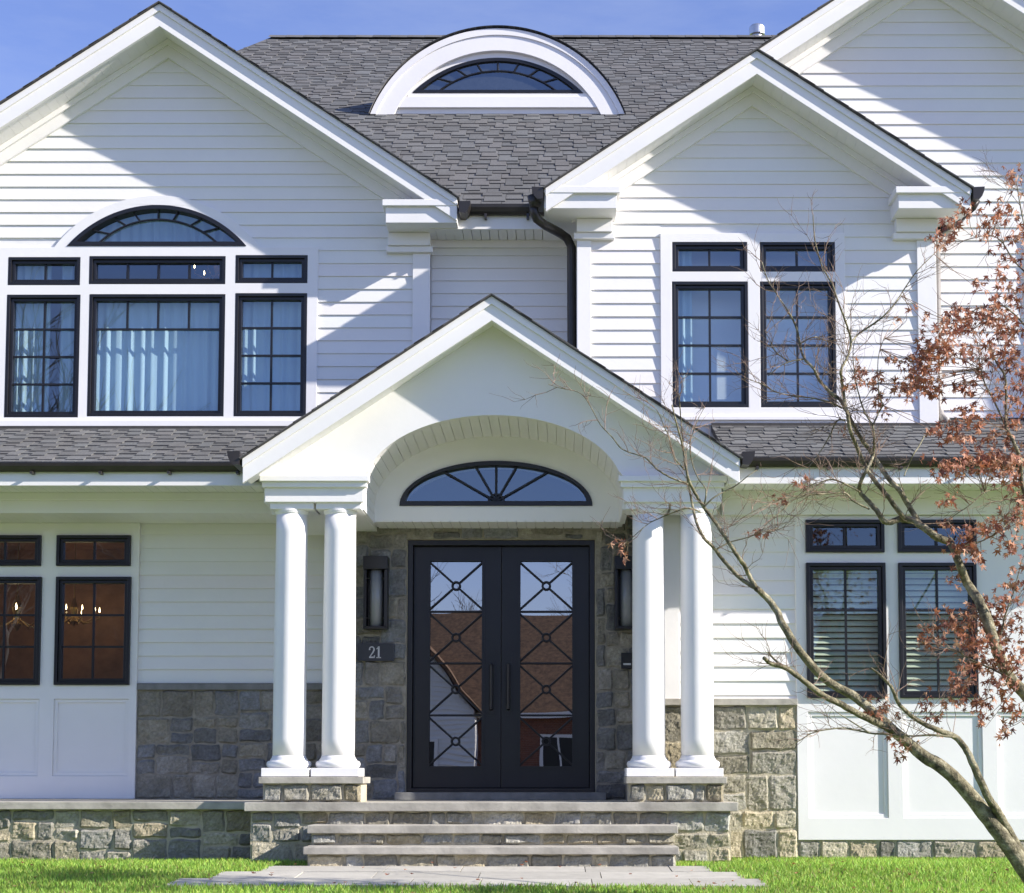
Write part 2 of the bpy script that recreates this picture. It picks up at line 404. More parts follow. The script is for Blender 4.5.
# ------------------------------------------------------------------ shingled roofs
def clip_poly(poly, clip):
    out = poly
    for i in range(len(clip)):
        a, b = clip[i], clip[(i+1) % len(clip)]
        ex, ey = b[0]-a[0], b[1]-a[1]; inp = out; out = []
        if not inp: return []
        def side(p): return ex*(p[1]-a[1]) - ey*(p[0]-a[0])
        for j in range(len(inp)):
            p, q = inp[j-1], inp[j]; sp, sq = side(p), side(q)
            if (sp >= 0) != (sq >= 0):
                t = sp/(sp-sq); out.append((p[0]+(q[0]-p[0])*t, p[1]+(q[1]-p[1])*t))
            if sq >= 0: out.append(q)
    return out
def shingles(mb, O, U, V, clip, expo=0.19, base=0.125, wide=(0.2, 0.36), flat=False):
    """tabs laid course by course on the plane O + uU + vV, clipped to a convex counter-clockwise (u,v) polygon"""
    O, U, V = Vector(O), Vector(U).normalized(), Vector(V).normalized(); Nn = U.cross(V).normalized()
    if Nn.z < 0: Nn = -Nn
    u0, u1 = min(p[0] for p in clip), max(p[0] for p in clip); v0, v1 = min(p[1] for p in clip), max(p[1] for p in clip)
    v = v0 - 0.02; row = 0
    while v < v1:
        u = u0 - rnd.uniform(0, 0.3)
        dropped = rnd.random() < 0.5
        while u < u1:
            w = rnd.uniform(*wide); drop = 0.48*expo if dropped else 0.0; dropped = not dropped if rnd.random() < 0.97 else dropped
            lo, hi = v - drop, v + expo + 0.02
            q = clip_poly([(u+0.002, lo), (u+w-0.002, lo), (u+w-0.002, hi), (u+0.002, hi)], clip)
            if len(q) >= 3:
                t = base*rnd.uniform(0.85, 1.15); tw = rnd.uniform(-0.02, 0.03); col = (t*(0.985+tw), t*1.0, t*(0.985-tw*0.5))
                def h(p): return (0.003 + 0.007*(1-(p[1]-lo)/(hi-lo))) if flat else 0.003 + 0.013*(1-(p[1]-lo)/(hi-lo)) + (0.004 if drop else 0)
                vs_ = [O + U*p[0] + V*p[1] + Nn*h(p) for p in q]; k = len(vs_)
                vs_ += [O + U*p[0] + V*p[1] - Nn*0.002 for p in q]
                fs_ = [tuple(range(k))] + [(i, (i+1) % k, (i+1) % k + k, i+k) for i in range(k)]
                mb.add(vs_, fs_, col)
            u += w
        v += expo; row += 1

def vband(cx, hw, za, o0, o1, hw0=None):
    """inverted V strip between offsets o0 and o1 below the roof line"""
    return [(cx-hw, za-S*hw-o0), (cx, za-o0), (cx+hw, za-S*hw-o0), (cx+hw, za-S*hw-o1), (cx, za-o1), (cx-hw, za-S*hw-o1)]

def gable_roof(cx, hw, za, yr, yw, yb, fas=0.25, frz=0.18, hwL=None):
    """one gable: shingled roof, crowned rake board, beaded soffit, frieze under it; hwL shortens the left slope"""
    cosr = 1/math.sqrt(1+S*S); hl = hwL or hw
    def band(dl, o0, o1):
        a, b_ = hl-dl, hw-dl
        return [(cx-a, za-S*a-o0), (cx, za-o0), (cx+b_, za-S*b_-o0), (cx+b_, za-S*b_-o1), (cx, za-o1), (cx-a, za-S*a-o1)]
    mb = MB(); d = MB()
    for sgn, hh in ((-1, hl), (1, hw)):
        h2 = hh + 0.02
        O = (cx + sgn*h2, yr-0.024, za - S*h2 - 0.012); Lr = h2/cosr; D = yb - yr + 0.024
        shingles(mb, O, (0, 1, 0), (-sgn, 0, S), [(0, 0), (D, 0), (D, Lr), (0, Lr)], flat=True)
        h2 = hh + 0.015
        d.extrude([(cx, za-0.013), (cx+sgn*h2, za-S*h2-0.013), (cx+sgn*h2, za-S*h2-0.024), (cx, za-0.024)], 'y', yr-0.022, yb)
    ro = mb.build('roof', M['shingle'], H, tone=True, recalc=True)
    d.build('roof_deck', M['deck'], ro)
    f = MB()
    f.extrude(band(0, 0.025, 0.095), 'y', yr, yr+0.017)
    f.extrude(band(0.002, 0.025, fas), 'y', yr+0.018, yr+0.06)
    f.build('rake_board', M['trim'], H, bevel=0.003)
    s_ = MB(); step = 0.088; so = fas - 0.03
    for sgn, hh in ((-1, hl), (1, hw)):
        a = 0.0
        while a < hh - 0.05:
            b_ = min(a + step - 0.0015, hh - 0.01)
            s_.extrude([(cx+sgn*a, za-S*a-so), (cx+sgn*b_, za-S*b_-so), (cx+sgn*b_, za-S*b_-so+0.012), (cx+sgn*a, za-S*a-so+0.012)], 'y', yr+0.061, yw-0.002)
            a += step
    s_.extrude(band(0.01, so-0.03, so-0.013), 'y', yr+0.061, yw-0.002)
    s_.build('rake_soffit', M['trim'], H)
    if frz:
        f = MB(); f.extrude(band(0.25, so+0.001, so+frz), 'y', yw-0.045, yw-0.0005)
        f.extrude(band(0.25, so+0.001, so+0.06), 'y', yw-0.075, yw-0.0455)
        f.build('frieze', M['trim'], H, bevel=0.003)
    return ro

def half_gutter(mb, p0, p1, k=1.0, out=None):
    """K profile gutter trough swept from p0 to p1 (horizontal)"""
    p0, p1 = Vector(p0), Vector(p1); d = (p1-p0).normalized(); o = Vector(out).normalized()
    prof = [(0, 0.055), (0, -0.055), (0.055, -0.06), (0.085, -0.03), (0.105, 0.02), (0.11, 0.06), (0.10, 0.06), (0.095, 0.03), (0.075, -0.02), (0.05, -0.045), (0.01, -0.04), (0.01, 0.055)]
    prof = [(q[0]*k, q[1]*k) for q in prof]
    a = [p0 + o*q[0] + Vector((0, 0, q[1])) for q in prof]; b_ = [p1 + o*q[0] + Vector((0, 0, q[1])) for q in prof]; n = len(prof)
    mb.add(a + b_, [(i, (i+1) % n, (i+1) % n + n, i+n) for i in range(n)])
    for e in (p0, p1):
        c = [e + o*q[0] + Vector((0, 0, q[1])) for q in prof[:6]]
        c2 = [p + d*0.004*(1 if e is p0 else -1) for p in c]
        mb.add(c + c2, [tuple(range(6)), tuple(range(11, 5, -1))] + [(i, (i+1) % 6, (i+1) % 6+6, i+6) for i in range(6)])

# ------------------------------------------------------------------ LEFT UPPER GABLE
zgrade = 0.0
LG_yr = Y_LU - 0.42
ap = P(155.5, 1, LG_yr); LGx = P(157.5, 100, LG_yr).x; LGz = ap.z
LGhw = P(457, 212, LG_yr).x - LGx
gable_roof(LGx, LGhw, LGz, LG_yr, Y_LU, 19.5, fas=0.245, frz=0.185)
wx1 = XP(430, 330, Y_LU); wx0 = 2*LGx - wx1
z_pl = ZP(430, Y_LU)                       # top of pent roof at wall
zret0, zret1 = ZP(221, LG_yr), ZP(200, LG_yr)
# window openings
tri = [(9, 258, 81, 286), (90, 257, 226, 285), (236, 256, 308, 284), (6.5, 295.5, 80, 418), (89, 295, 225, 417), (235, 294, 307, 417)]
tri_r = [R(*t, Y_LU) for t in tri]
arcW = arc_seg(XP(157.5, 247, Y_LU), ZP(247, Y_LU), XP(247, 247, Y_LU)-XP(157.5, 247, Y_LU), ZP(206, Y_LU)-ZP(247, Y_LU))
def roofline(cx, za, off): return lambda x: za - S*abs(x-cx) - off
poly = [(wx0, z_pl-0.5), (wx1, z_pl-0.5), (wx1, LGz-S*(wx1-LGx)-0.1), (LGx, LGz-0.1), (wx0, LGz-S*(wx1-LGx)-0.1)]
wall('gable_wall', Y_LU, poly, [rpoly(r) for r in tri_r] + [arcW])
cas_r = R(-3, 248, 317.5, 427, Y_LU)
arcC = arc_seg(XP(157.5, 248, Y_LU), ZP(248, Y_LU), XP(260, 248, Y_LU)-XP(157.5, 248, Y_LU), ZP(196.5, Y_LU)-ZP(248, Y_LU))
cpoly = [(cas_r[0], cas_r[2]), (cas_r[1], cas_r[2]), (cas_r[1], cas_r[3])] + arcC[::-1] + [(cas_r[0], cas_r[3])]
m = MB(); m.extrude(cpoly, 'y', Y_LU-0.028, Y_LU-0.001, [rpoly(r) for r in tri_r] + [arcW])
m.box(cas_r[0]-0.02, cas_r[1]+0.02, Y_LU-0.05, Y_LU-0.0285, cas_r[2], cas_r[2]+0.055)
m.build('window_casing', M['trim'], H, bevel=0.003)
wl = lambda z: max(wx0, LGx-(LGz-0.3-z)/S); wr = lambda z: min(wx1-0.001, LGx+(LGz-0.3-z)/S)
cxa, zba = arcC[0][0]+(arcC[-1][0]-arcC[0][0])/2, arcC[0][1]
def arch_hole(arc):
    cx = (arc[0][0]+arc[-1][0])/2; zb = arc[0][1]; half = abs(arc[-1][0]-arc[0][0])/2; rise = max(p[1] for p in arc)-zb; Rr = (half*half+rise*rise)/(2*rise)
    def f(a, b):
        if b < zb or a > zb + rise: return None
        z = max(a, zb); d = Rr*Rr - (z - (zb+rise-Rr))**2
        if d <= 0: return None
        w = math.sqrt(d); return (cx-w, cx+w)
    return f
siding(Y_LU, z_pl-0.03, LGz-0.3, wl, wr, [hole_rect(cas_r), arch_hole(arcW)], 0.1306, 136.3)
window(tri_r[0], Y_LU, 2, 1); window(tri_r[1], Y_LU, 4, 1); window(tri_r[2], Y_LU, 2, 1)
window(tri_r[3], Y_LU, 2, 4); window(tri_r[4], Y_LU, (4, 0), [0.745]); window(tri_r[5], Y_LU, 2, 4)
arch_window(arcW, Y_LU, 0.74, radials=7)

def cornice_return(x_end, x_in, x_wall, yr, yw, z0, z1, yback, inner_cap):
    """boxed eave return: x_end outer end of the roof, x_in inner end of the return, x_wall corner of the wall below"""
    m = MB(); m.box(x_end, x_in, yr+0.05, yw-0.0008, z0, z1)
    m.box(x_end, x_in + (0.03 if x_in > x_end else -0.03), yr+0.012, yw-0.046, z1-0.05, z1+0.012)
    m.build('cornice_return', M['trim'], H, bevel=0.004)
    m = MB(); m.box(x_end, x_wall, yw+0.001, yback, z0, z1)
    # bed mould under the return, cap of the corner board
    m.box(x_wall + (0.004 if x_end > x_wall else -0.004), inner_cap, yw-0.10, yw-0.0006, z0-0.13, z0-0.002)
    m.box(x_wall + (0.03 if x_end > x_wall else -0.03), inner_cap + (-0.02 if x_end > x_wall else 0.02), yw-0.07, yw-0.0006, z0-0.19, z0-0.131)
    m.build('eave_box', M['trim'], H, bevel=0.004)
def corner_board(x0, x1, z0, z1, Y):
    m = MB(); m.box(x0, x1, Y-0.03, Y+0.05, z0, z1); m.build('corner_board', M['trim'], H, bevel=0.003)
xe, xi, xw = XP(457, 212, LG_yr), XP(385, 212, LG_yr), wx1
cornice_return(xe, xi, xw, LG_yr, Y_LU, zret0, zret1, Y_LU+0.1, XP(389, 235, Y_LU))
cornice_return(2*LGx-xe, 2*LGx-xi, wx0, LG_yr, Y_LU, zret0, zret1, Y_REC+0.2, 2*LGx-XP(389, 235, Y_LU))
corner_board(XP(412.5, 330, Y_LU), wx1, z_pl-0.05, zret0-0.19, Y_LU)
corner_board(wx0, wx0+0.17, z_pl-0.05, zret0-0.19, Y_LU)

# ------------------------------------------------------------------ RECESSED UPPER WALL
rx0, rx1 = wx1-0.02, XP(580, 300, Y_REC)
zf0, zf1 = ZP(248.5, Y_REC), ZP(228.5, 15.46)
wall('recess_wall', Y_REC, rect(rx0, rx1, 3.0, zf1+0.2))
siding(Y_REC, 3.05, zf0, lambda z: rx0, lambda z: rx1, (), 0.1297, 268.5, 0.018)
m = MB(); m.box(rx0, rx1, Y_REC-0.04, Y_REC-0.0005, zf0, zf1-0.015); m.build('frieze', M['trim'], H)
m = MB()
x = rx0
while x < rx1:
    m.box(x, x+0.082, 15.47, Y_REC-0.001, zf1-0.014, zf1-0.0005); x += 0.088
m.build('eave_soffit', M['trim'], H)

# ------------------------------------------------------------------ RIGHT UPPER GABLE
RG_yr = Y_RU - 0.42
RGx = P(757.5, 120, RG_yr).x; RGz = P(758, 48, RG_yr).z; RGhw = P(971, 197, RG_yr).x - RGx
gable_roof(RGx, RGhw, RGz, RG_yr, Y_RU, 19.0, fas=0.245, frz=0.185)
ux0, ux1 = XP(577, 330, Y_RU), XP(936.5, 330, Y_RU)
z_pr = ZP(427, Y_RU)
rw = [(672, 243, 747, 272.5), (759.5, 243, 834.5, 272.5), (672, 282.5, 748, 408), (760, 282.5, 835.5, 408)]
rw_r = [R(*t, Y_RU) for t in rw]
poly = [(ux0, z_pr-0.5), (ux1, z_pr-0.5), (ux1, RGz-S*(ux1-RGx)-0.1), (RGx, RGz-0.1), (ux0, RGz-S*(RGx-ux0)-0.1)]
wall('gable_wall', Y_RU, poly, [rpoly(r) for r in rw_r])
cas = R(660.5, 234, 845, 426, Y_RU)
m = MB(); m.extrude(rpoly(cas), 'y', Y_RU-0.030, Y_RU-0.001, [rpoly(r) for r in rw_r])
zs_ = ZP(419, Y_RU)
m.box(cas[0]-0.02, cas[1]+0.02, Y_RU-0.055, Y_RU-0.0305, zs_-0.02, zs_+0.015)
m.build('window_casing', M['trim'], H, bevel=0.003)
ul = lambda z: max(ux0, RGx-(RGz-0.3-z)/S); ur = lambda z: min(ux1, RGx+(RGz-0.3-z)/S)
siding(Y_RU, z_pr-0.03, RGz-0.3, ul, ur, [hole_rect(cas)], 0.131, 330.0)
for i, r in enumerate(rw_r): window(r, Y_RU, 2, 1 if i < 2 else 4)
z0r, z1r = ZP(206.5, RG_yr), ZP(187, RG_yr)
xe, xi = XP(544, 196, RG_yr), XP(617, 196, RG_yr)
cornice_return(xe, xi, ux0, RG_yr, Y_RU, z0r, z1r, Y_REC-0.05, XP(612, 220, Y_RU))
cornice_return(2*RGx-xe, 2*RGx-xi, ux1, RG_yr, Y_RU, z0r, z1r, Y_REC+0.2, 2*RGx-XP(612, 220, Y_RU))
corner_board(ux0, XP(591, 330, Y_RU), z_pr-0.05, z0r-0.19, Y_RU)
corner_board(XP(917.5, 330, Y_RU), ux1, z_pr-0.05, z0r-0.19, Y_RU)
m = MB(); m.box(ux0, ux0+0.12, Y_RU+0.125, Y_REC+0.1, z_pr-0.3, z0r); m.build('side_wall', M['siding'], H)
m = MB(); m.box(wx1-0.12, wx1, Y_LU+0.125, Y_REC+0.1, z_pl-0.3, zret0); m.build('side_wall', M['siding'], H)

# ------------------------------------------------------------------ FAR RIGHT GABLE
FG_yr = Y_FAR - 0.42
FGx = P(937, 40, FG_yr).x; FGz = P(937, -68, FG_yr).z; FGhw = (FGz - z1r + 0.2)/S - 0.15
gable_roof(FGx, FGhw, FGz, FG_yr, Y_FAR, 22.0, fas=0.245, frz=0.185, hwL=FGx-RGx+0.6)
fx0, fx1 = RGx - 0.7, FGx + (FGhw-0.3)
poly = [(fx0, z_pr-0.5), (fx1, z_pr-0.5), (fx1, FGz-S*(FGhw-0.3)-0.1), (FGx, FGz-0.1), (fx0, FGz-S*(FGx-fx0)-0.1)]
frw = R(1045, 243, 1200, 408, Y_FAR)
wall('gable_wall', Y_FAR, poly, [rpoly(frw)])
fcas = (frw[0]-0.2, frw[1]+0.2, frw[2]-0.2, frw[3]+0.1)
m = MB(); m.extrude(rpoly(fcas), 'y', Y_FAR-0.030, Y_FAR-0.001, [rpoly(frw)]); m.build('window_casing', M['trim'], H, bevel=0.003)
window(frw, Y_FAR, 4, 4)
siding(Y_FAR, z_pr-0.03, FGz-0.3, lambda z: max(RGx, FGx-(FGz-0.3-z)/S), lambda z: min(fx1, FGx+(FGz-0.3-z)/S), [hole_rect(fcas)], 0.131, 22.5)
cornice_return(fx1+0.3, fx1-0.4, fx1, FG_yr, Y_FAR, z0r, z1r, Y_REC+0.2, fx1-0.35)

# ------------------------------------------------------------------ MAIN ROOF
eY = 15.45; eZ = P(500, 209, eY).z + 0.03
def roof_z(y): return eZ + S*(y-eY)

ra_, rb_ = 20.0, 30.0
for _ in range(40):
    rm_ = (ra_+rb_)/2
    if ZP(39.5, rm_) > roof_z(rm_): ra_ = rm_
    else: rb_ = rm_
rY = ra_; rZ = roof_z(rY); rL = P(270, 38, rY).x; rR = fx1 - 2.2; eR = fx1 + 0.32
cosr = 1/math.sqrt(1+S*S); Lr = (rY-eY)/cosr; eL = -6.95
v0 = 2*0.225; y0_ = eY + v0*cosr
xa_r, xb_r = wx1+0.012, ux0-0.012
mb = MB()
shingles(mb, (0, eY-0.02, eZ), (1, 0, 0), (0, 1, S), [(xa_r, 0), (xb_r, 0), (xb_r, v0+0.03), (xa_r, v0+0.03)], expo=0.225, base=0.13, wide=(0.14, 0.22))
shingles(mb, (0, y0_-0.02, roof_z(y0_)), (1, 0, 0), (0, 1, S), [(eL, 0), (eR, 0), (rR, Lr-v0), (rL, Lr-v0)], expo=0.225, base=0.13, wide=(0.14, 0.22))
mro = mb.build('roof', M['shingle'], H, tone=True)
d = MB(); zy = roof_z(y0_)-0.02
A, B, C_, D_ = Vector((eL, y0_, zy)), Vector((eR, y0_, zy)), Vector((rR, rY, rZ-0.02)), Vector((rL, rY, rZ-0.02))
A2, B2 = Vector((eL, 2*rY-y0_, zy)), Vector((eR, 2*rY-y0_, zy))
d.add([A, B, C_, D_, A2, B2], [(0,1,2,3), (4,3,2,5), (0,3,4), (1,5,2), (0,4,5,1)])
d.extrude([(eY, eZ-0.02), (y0_+0.2, roof_z(y0_+0.2)-0.02), (y0_+0.2, roof_z(y0_+0.2)-0.08), (eY, eZ-0.05)], 'x', xa_r, xb_r)
d.build('roof_deck', M['deck'], mro)
rc = MB(); x = rL
while x < rR:                               # ridge caps
    t = 0.12*rnd.uniform(0.75, 1.3)
    for s_ in (-1, 1): rc.add([(x, rY, rZ+0.075), (x+0.29, rY, rZ+0.070), (x+0.29, rY+s_*0.16, rZ+0.070-0.107), (x, rY+s_*0.16, rZ+0.075-0.107)], [(0,1,2,3)], (t, t, t))
    x += 0.27
k = 0; nh = 34
hp0, hp1 = Vector((rL, rY, rZ+0.03)), Vector((eL, eY, eZ+0.03))
for k in range(nh):
    a, b_ = hp0.lerp(hp1, k/nh), hp0.lerp(hp1, (k+1.1)/nh); t = 0.12*rnd.uniform(0.75, 1.3)
    rc.add([a, b_, b_+Vector((0.15, 0, -0.01)), a+Vector((0.15, 0, -0.01))], [(0,1,2,3)], (t, t, t))
    rc.add([a, b_, b_+Vector((-0.1, 0.02, -0.16)), a+Vector((-0.1, 0.02, -0.16))], [(0,1,2,3)], (t, t, t))
rc.build('ridge_cap', M['shingle'], mro, tone=True)
vx = P(757, 33, rY+0.4).x
m = MB(); zb = rZ-0.35; vt = ZP(25.5, rY+0.4); m.lathe([(0.09, zb), (0.09, vt-0.16), (0.125, vt-0.16), (0.125, vt-0.04), (0.10, vt-0.01), (0.0, vt)], vx, rY+0.4, 20); m.build('vent_pipe', M['metal'], mro, smooth=False)
# main eave gutter
m = MB(); half_gutter(m, (XP(462, 212, eY), eY-0.013, ZP(212, eY)), (XP(560, 212, eY), eY-0.013, ZP(212, eY)), k=0.8, out=(0, -1, 0))
for px in (486, 528): m.box(XP(px, 212, eY)-0.012, XP(px, 212, eY)+0.012, eY-0.09, eY-0.02, ZP(219, eY)-0.02, ZP(216.5, eY))
m.build('gutter', M['bronze'], H)
m = MB(); m.box(wx1+0.005, ux0-0.005, eY-0.012, eY+0.018, zf1-0.013, eZ-0.055); m.build('eave_fascia', M['trim'], H)

yE = 2*rY - y0_ - 0.3
for (xa_w, xb_w, yf_w) in ((wx0, wx0+0.16, Y_LL+0.2), (fx1-0.16, fx1, Y_RL+0.2)):
    m = MB(); m.box(xa_w, xb_w, yf_w, yE, 0.0, roof_z(y0_)-0.03); m.build('side_wall', M['siding'], H)
m = MB(); m.box(wx0, fx1, yE+0.001, yE+0.16, 0.0, roof_z(y0_)-0.03); m.build('back_wall', M['siding'], H)

# ------------------------------------------------------------------ EYEBROW DORMER
lo_, hi_ = 17.0, 22.0
for _ in range(40):
    md_ = (lo_+hi_)/2
    if ZP(113, md_) > roof_z(md_): lo_ = md_
    else: hi_ = md_
dY = lo_ - 0.10
dq = dY-0.12
dcx = XP(497.5, 80, dq); dzb = ZP(114, dq); dh = XP(625, 110, dq) - dcx; drise = ZP(27, dq) - dzb
outer = arc_seg(dcx, dzb, dh, drise, 60)
def darc(h_in, r_in, zb=None): return arc_seg(dcx, zb if zb is not None else dzb, dh-h_in, drise-r_in, 60)
dbk = 23.6
m = MB(); base_in = darc(0.05, 0.05)
m.extrude(outer, 'y', dY-0.03, dbk, [])
dor = m.build('dormer', M['deck'], H)        # curved roof shell seen edge on
m = MB(); m.extrude(darc(0.015, 0.03), 'y', dY-0.045, dY-0.0305, [darc(0.11, 0.12, dzb+0.0)])
o1 = darc(0.11, 0.12); i1_ = arc_seg(dcx, dzb-0.0, dh-0.36, drise-0.37, 60)
m2 = MB()
wz = ZP(107, dq)
i_arc = arc_seg(dcx, ZP(93, dq), XP(588, 93, dq)-dcx, ZP(51, dq)-ZP(93, dq), 60)
ring = darc(0.02, 0.035)
# crown strip, deeper fascia, then the recessed window panel: each ring stands behind the last
inner_f = [(p[0], p[1]) for p in arc_seg(dcx, dzb+0.0, XP(601, 112, dq)-dcx, ZP(50, dq)-dzb, 60)]
mm = MB()
c0 = darc(0.005, 0.02); c1 = darc(0.075, 0.10)
mm.add([], [])
def ring_slab(mb, a, b, y0, y1):
    mb.extrude(list(a) + list(b)[::-1], 'y', y0, y1)
ring_slab(mm, c0, c1, dY-0.125, dY-0.031)
ring_slab(mm, darc(0.02, 0.04), inner_f, dY-0.112, dY-0.0315) if False else None
f_o = darc(0.076, 0.101)
ring_slab(mm, f_o, inner_f, dY-0.11, dY-0.031)
mm.build('arched_fascia', M['trim'], dor, bevel=0.003)
gl_arc = arc_seg(dcx, ZP(91, dq), XP(583, 91, dq)-dcx, ZP(56, dq)-ZP(91, dq), 40)
mm = MB(); pan = inner_f[:]; pan = [(p[0], p[1]) for p in pan]
mm.extrude(pan, 'y', dY-0.055, dY-0.0312, [gl_arc])
mm.box(XP(394, 104, dq), XP(601, 104, dq), dY-0.10, dY-0.0555, ZP(106.5, dq), ZP(96, dq)); mm.box(XP(408, 94, dq), XP(590, 94, dq), dY-0.085, dY-0.0555, ZP(95.5, dq), ZP(92.5, dq))
mm.build('dormer_casing', M['trim'], dor, bevel=0.002)
# dormer glazing
fwd = 0.05; din = arc_seg(dcx, ZP(91, dq)+fwd*0.7, (XP(583, 91, dq)-dcx)-fwd*2.1, (ZP(56, dq)-ZP(91, dq))-fwd*1.5, 40)
mm = MB(); mm.extrude(gl_arc, 'y', dY-0.075, dY-0.032, [din])
ia = arc_seg(dcx, din[0][1], (din[-1][0]-din[0][0])/2*0.76, (max(p[1] for p in din)-din[0][1])*0.68, 40)
mm.tube([(p[0], dY-0.05, p[1]) for p in ia], 0.012, 6)
for k in range(1, 8):
    i = int(40*k/8); mm.tube([(ia[i][0], dY-0.05, ia[i][1]), (din[i][0], dY-0.05, din[i][1])], 0.012, 6)
mm.build('arched_window', M['black'], dor)
mm = MB(); mm.add([(p[0], dY-0.04, p[1]) for p in din], [tuple(range(len(din)))]); mm.build('pane', M['glass'], dor, recalc=False)
# shingles wrapped over the dormer barrel
mm = MB(); n_ = len(outer)-1
for i in range(n_):
    y = dY-0.15
    while y < dbk:
        t = 0.13*rnd.uniform(0.72, 1.3); a, b_ = Vector((outer[i][0], 0, outer[i][1])), Vector((outer[i+1][0], 0, outer[i+1][1]))
        up = Vector((a.x-dcx, 0, a.z-dzb+0.5)).normalized()*0.010
        mm.add([(a.x+up.x, y, a.z+up.z), (b_.x+up.x, y, b_.z+up.z), (b_.x+up.x, y+0.3, b_.z+up.z), (a.x+up.x, y+0.3, a.z+up.z)], [(0,1,2,3)], (t, t, t)); y += 0.3
mm.build('dormer_shingles', M['shingle'], dor, tone=True)

# ------------------------------------------------------------------ PENT ROOFS
def pent(x0, x1, yw, zw, gy, gz_, name_gutter=True):
    V = Vector((0, yw-gy, zw-gz_)); L = V.length
    mb = MB(); shingles(mb, (0, gy, gz_), (1, 0, 0), V, [(x0, 0), (x1, 0), (x1, L), (x0, L)], expo=0.17, base=0.135, wide=(0.11, 0.18))
    ro = mb.build('pent_roof', M['shingle'], H, tone=True)
    d = MB(); d.extrude([(gy, gz_-0.004), (yw, zw-0.004), (yw, zw-0.05), (gy, gz_-0.05)], 'x', x0, x1); d.build('roof_deck', M['deck'], ro)
    m = MB(); m.box(x0, x1, yw-0.028, yw-0.001, zw-0.03, zw+0.03); m.build('flashing', M['deck'], ro)
zgL = ZP(463, 14.35); gyL = 14.35
zgR = ZP(458, Y_RL-0.60); gyR = Y_RL-0.60
PX0 = XP(262, 490, Y_PF); PX1 = XP(724, 490, Y_PF); PC = (PX0+PX1)/2
xL_far = 2*LGx - wx1 - 0.3; xR_far = FGx*2 - RGx + 1.0
pent(xL_far, PX0-0.02, Y_LU-0.02, z_pl, gyL, zgL)
pent(PX1+0.02, XP(938, 430, Y_RU), Y_RU-0.02, z_pr, gyR, zgR)
zfar = zgR + (z_pr-zgR)*(Y_FAR-0.02-gyR)/(Y_RU-0.02-gyR)
pent(XP(938, 430, Y_RU), xR_far, Y_FAR-0.02, zfar, gyR, zgR)
def eaves(x0, x1, yw, gy, g_px, fas_px, fr_px, zg):
    m = MB(); half_gutter(m, (x0, gy+0.02, ZP(g_px, gy)), (x1, gy+0.02, ZP(g_px, gy)), k=0.62, out=(0, -1, 0))
    x = x0+0.25
    while x < x1:
        m.box(x-0.012, x+0.012, gy-0.06, gy+0.02, ZP(g_px, gy)-0.060, ZP(g_px, gy)-0.038); x += 0.62
    m.build('gutter', M['bronze'], H)
    zf = ZP(fas_px, gy)
    m = MB(); m.box(x0, x1, gy+0.022, gy+0.05, zf, zg-0.056); m.build('eave_fascia', M['trim'], H)
    m = MB(); x = x0
    while x < x1-0.01:
        m.box(x, min(x+0.083, x1), gy+0.051, yw-0.001, zf+0.02, zf+0.034); x += 0.088
    m.build('eave_soffit', M['trim'], H)
    m = MB(); zt = zf+0.019; zb = ZP(fr_px, yw-0.08)
    m.box(x0, x1, yw-0.08, yw-0.001, zb, zt); m.box(x0, x1, yw-0.12, yw-0.081, zt-0.07, zt); m.build('frieze', M['trim'], H, bevel=0.003)
    return zb
Yb_m = 14.86
zfrL = eaves(xL_far, PX0-0.02, Yb_m+0.10, gyL, 468, 485, 513, zgL)
m = MB(); x = xL_far
while x < PX0+1.0:
    m.box(x, x+0.086, Yb_m+0.101, Y_LL-0.001, zfrL+0.001, zfrL+0.014); x += 0.088
m.build('porch_ceiling', M['trim'], H)
zfrR = eaves(PX1+0.02, xR_far, Y_RL, gyR, 463, 483, 514.5, zgR)

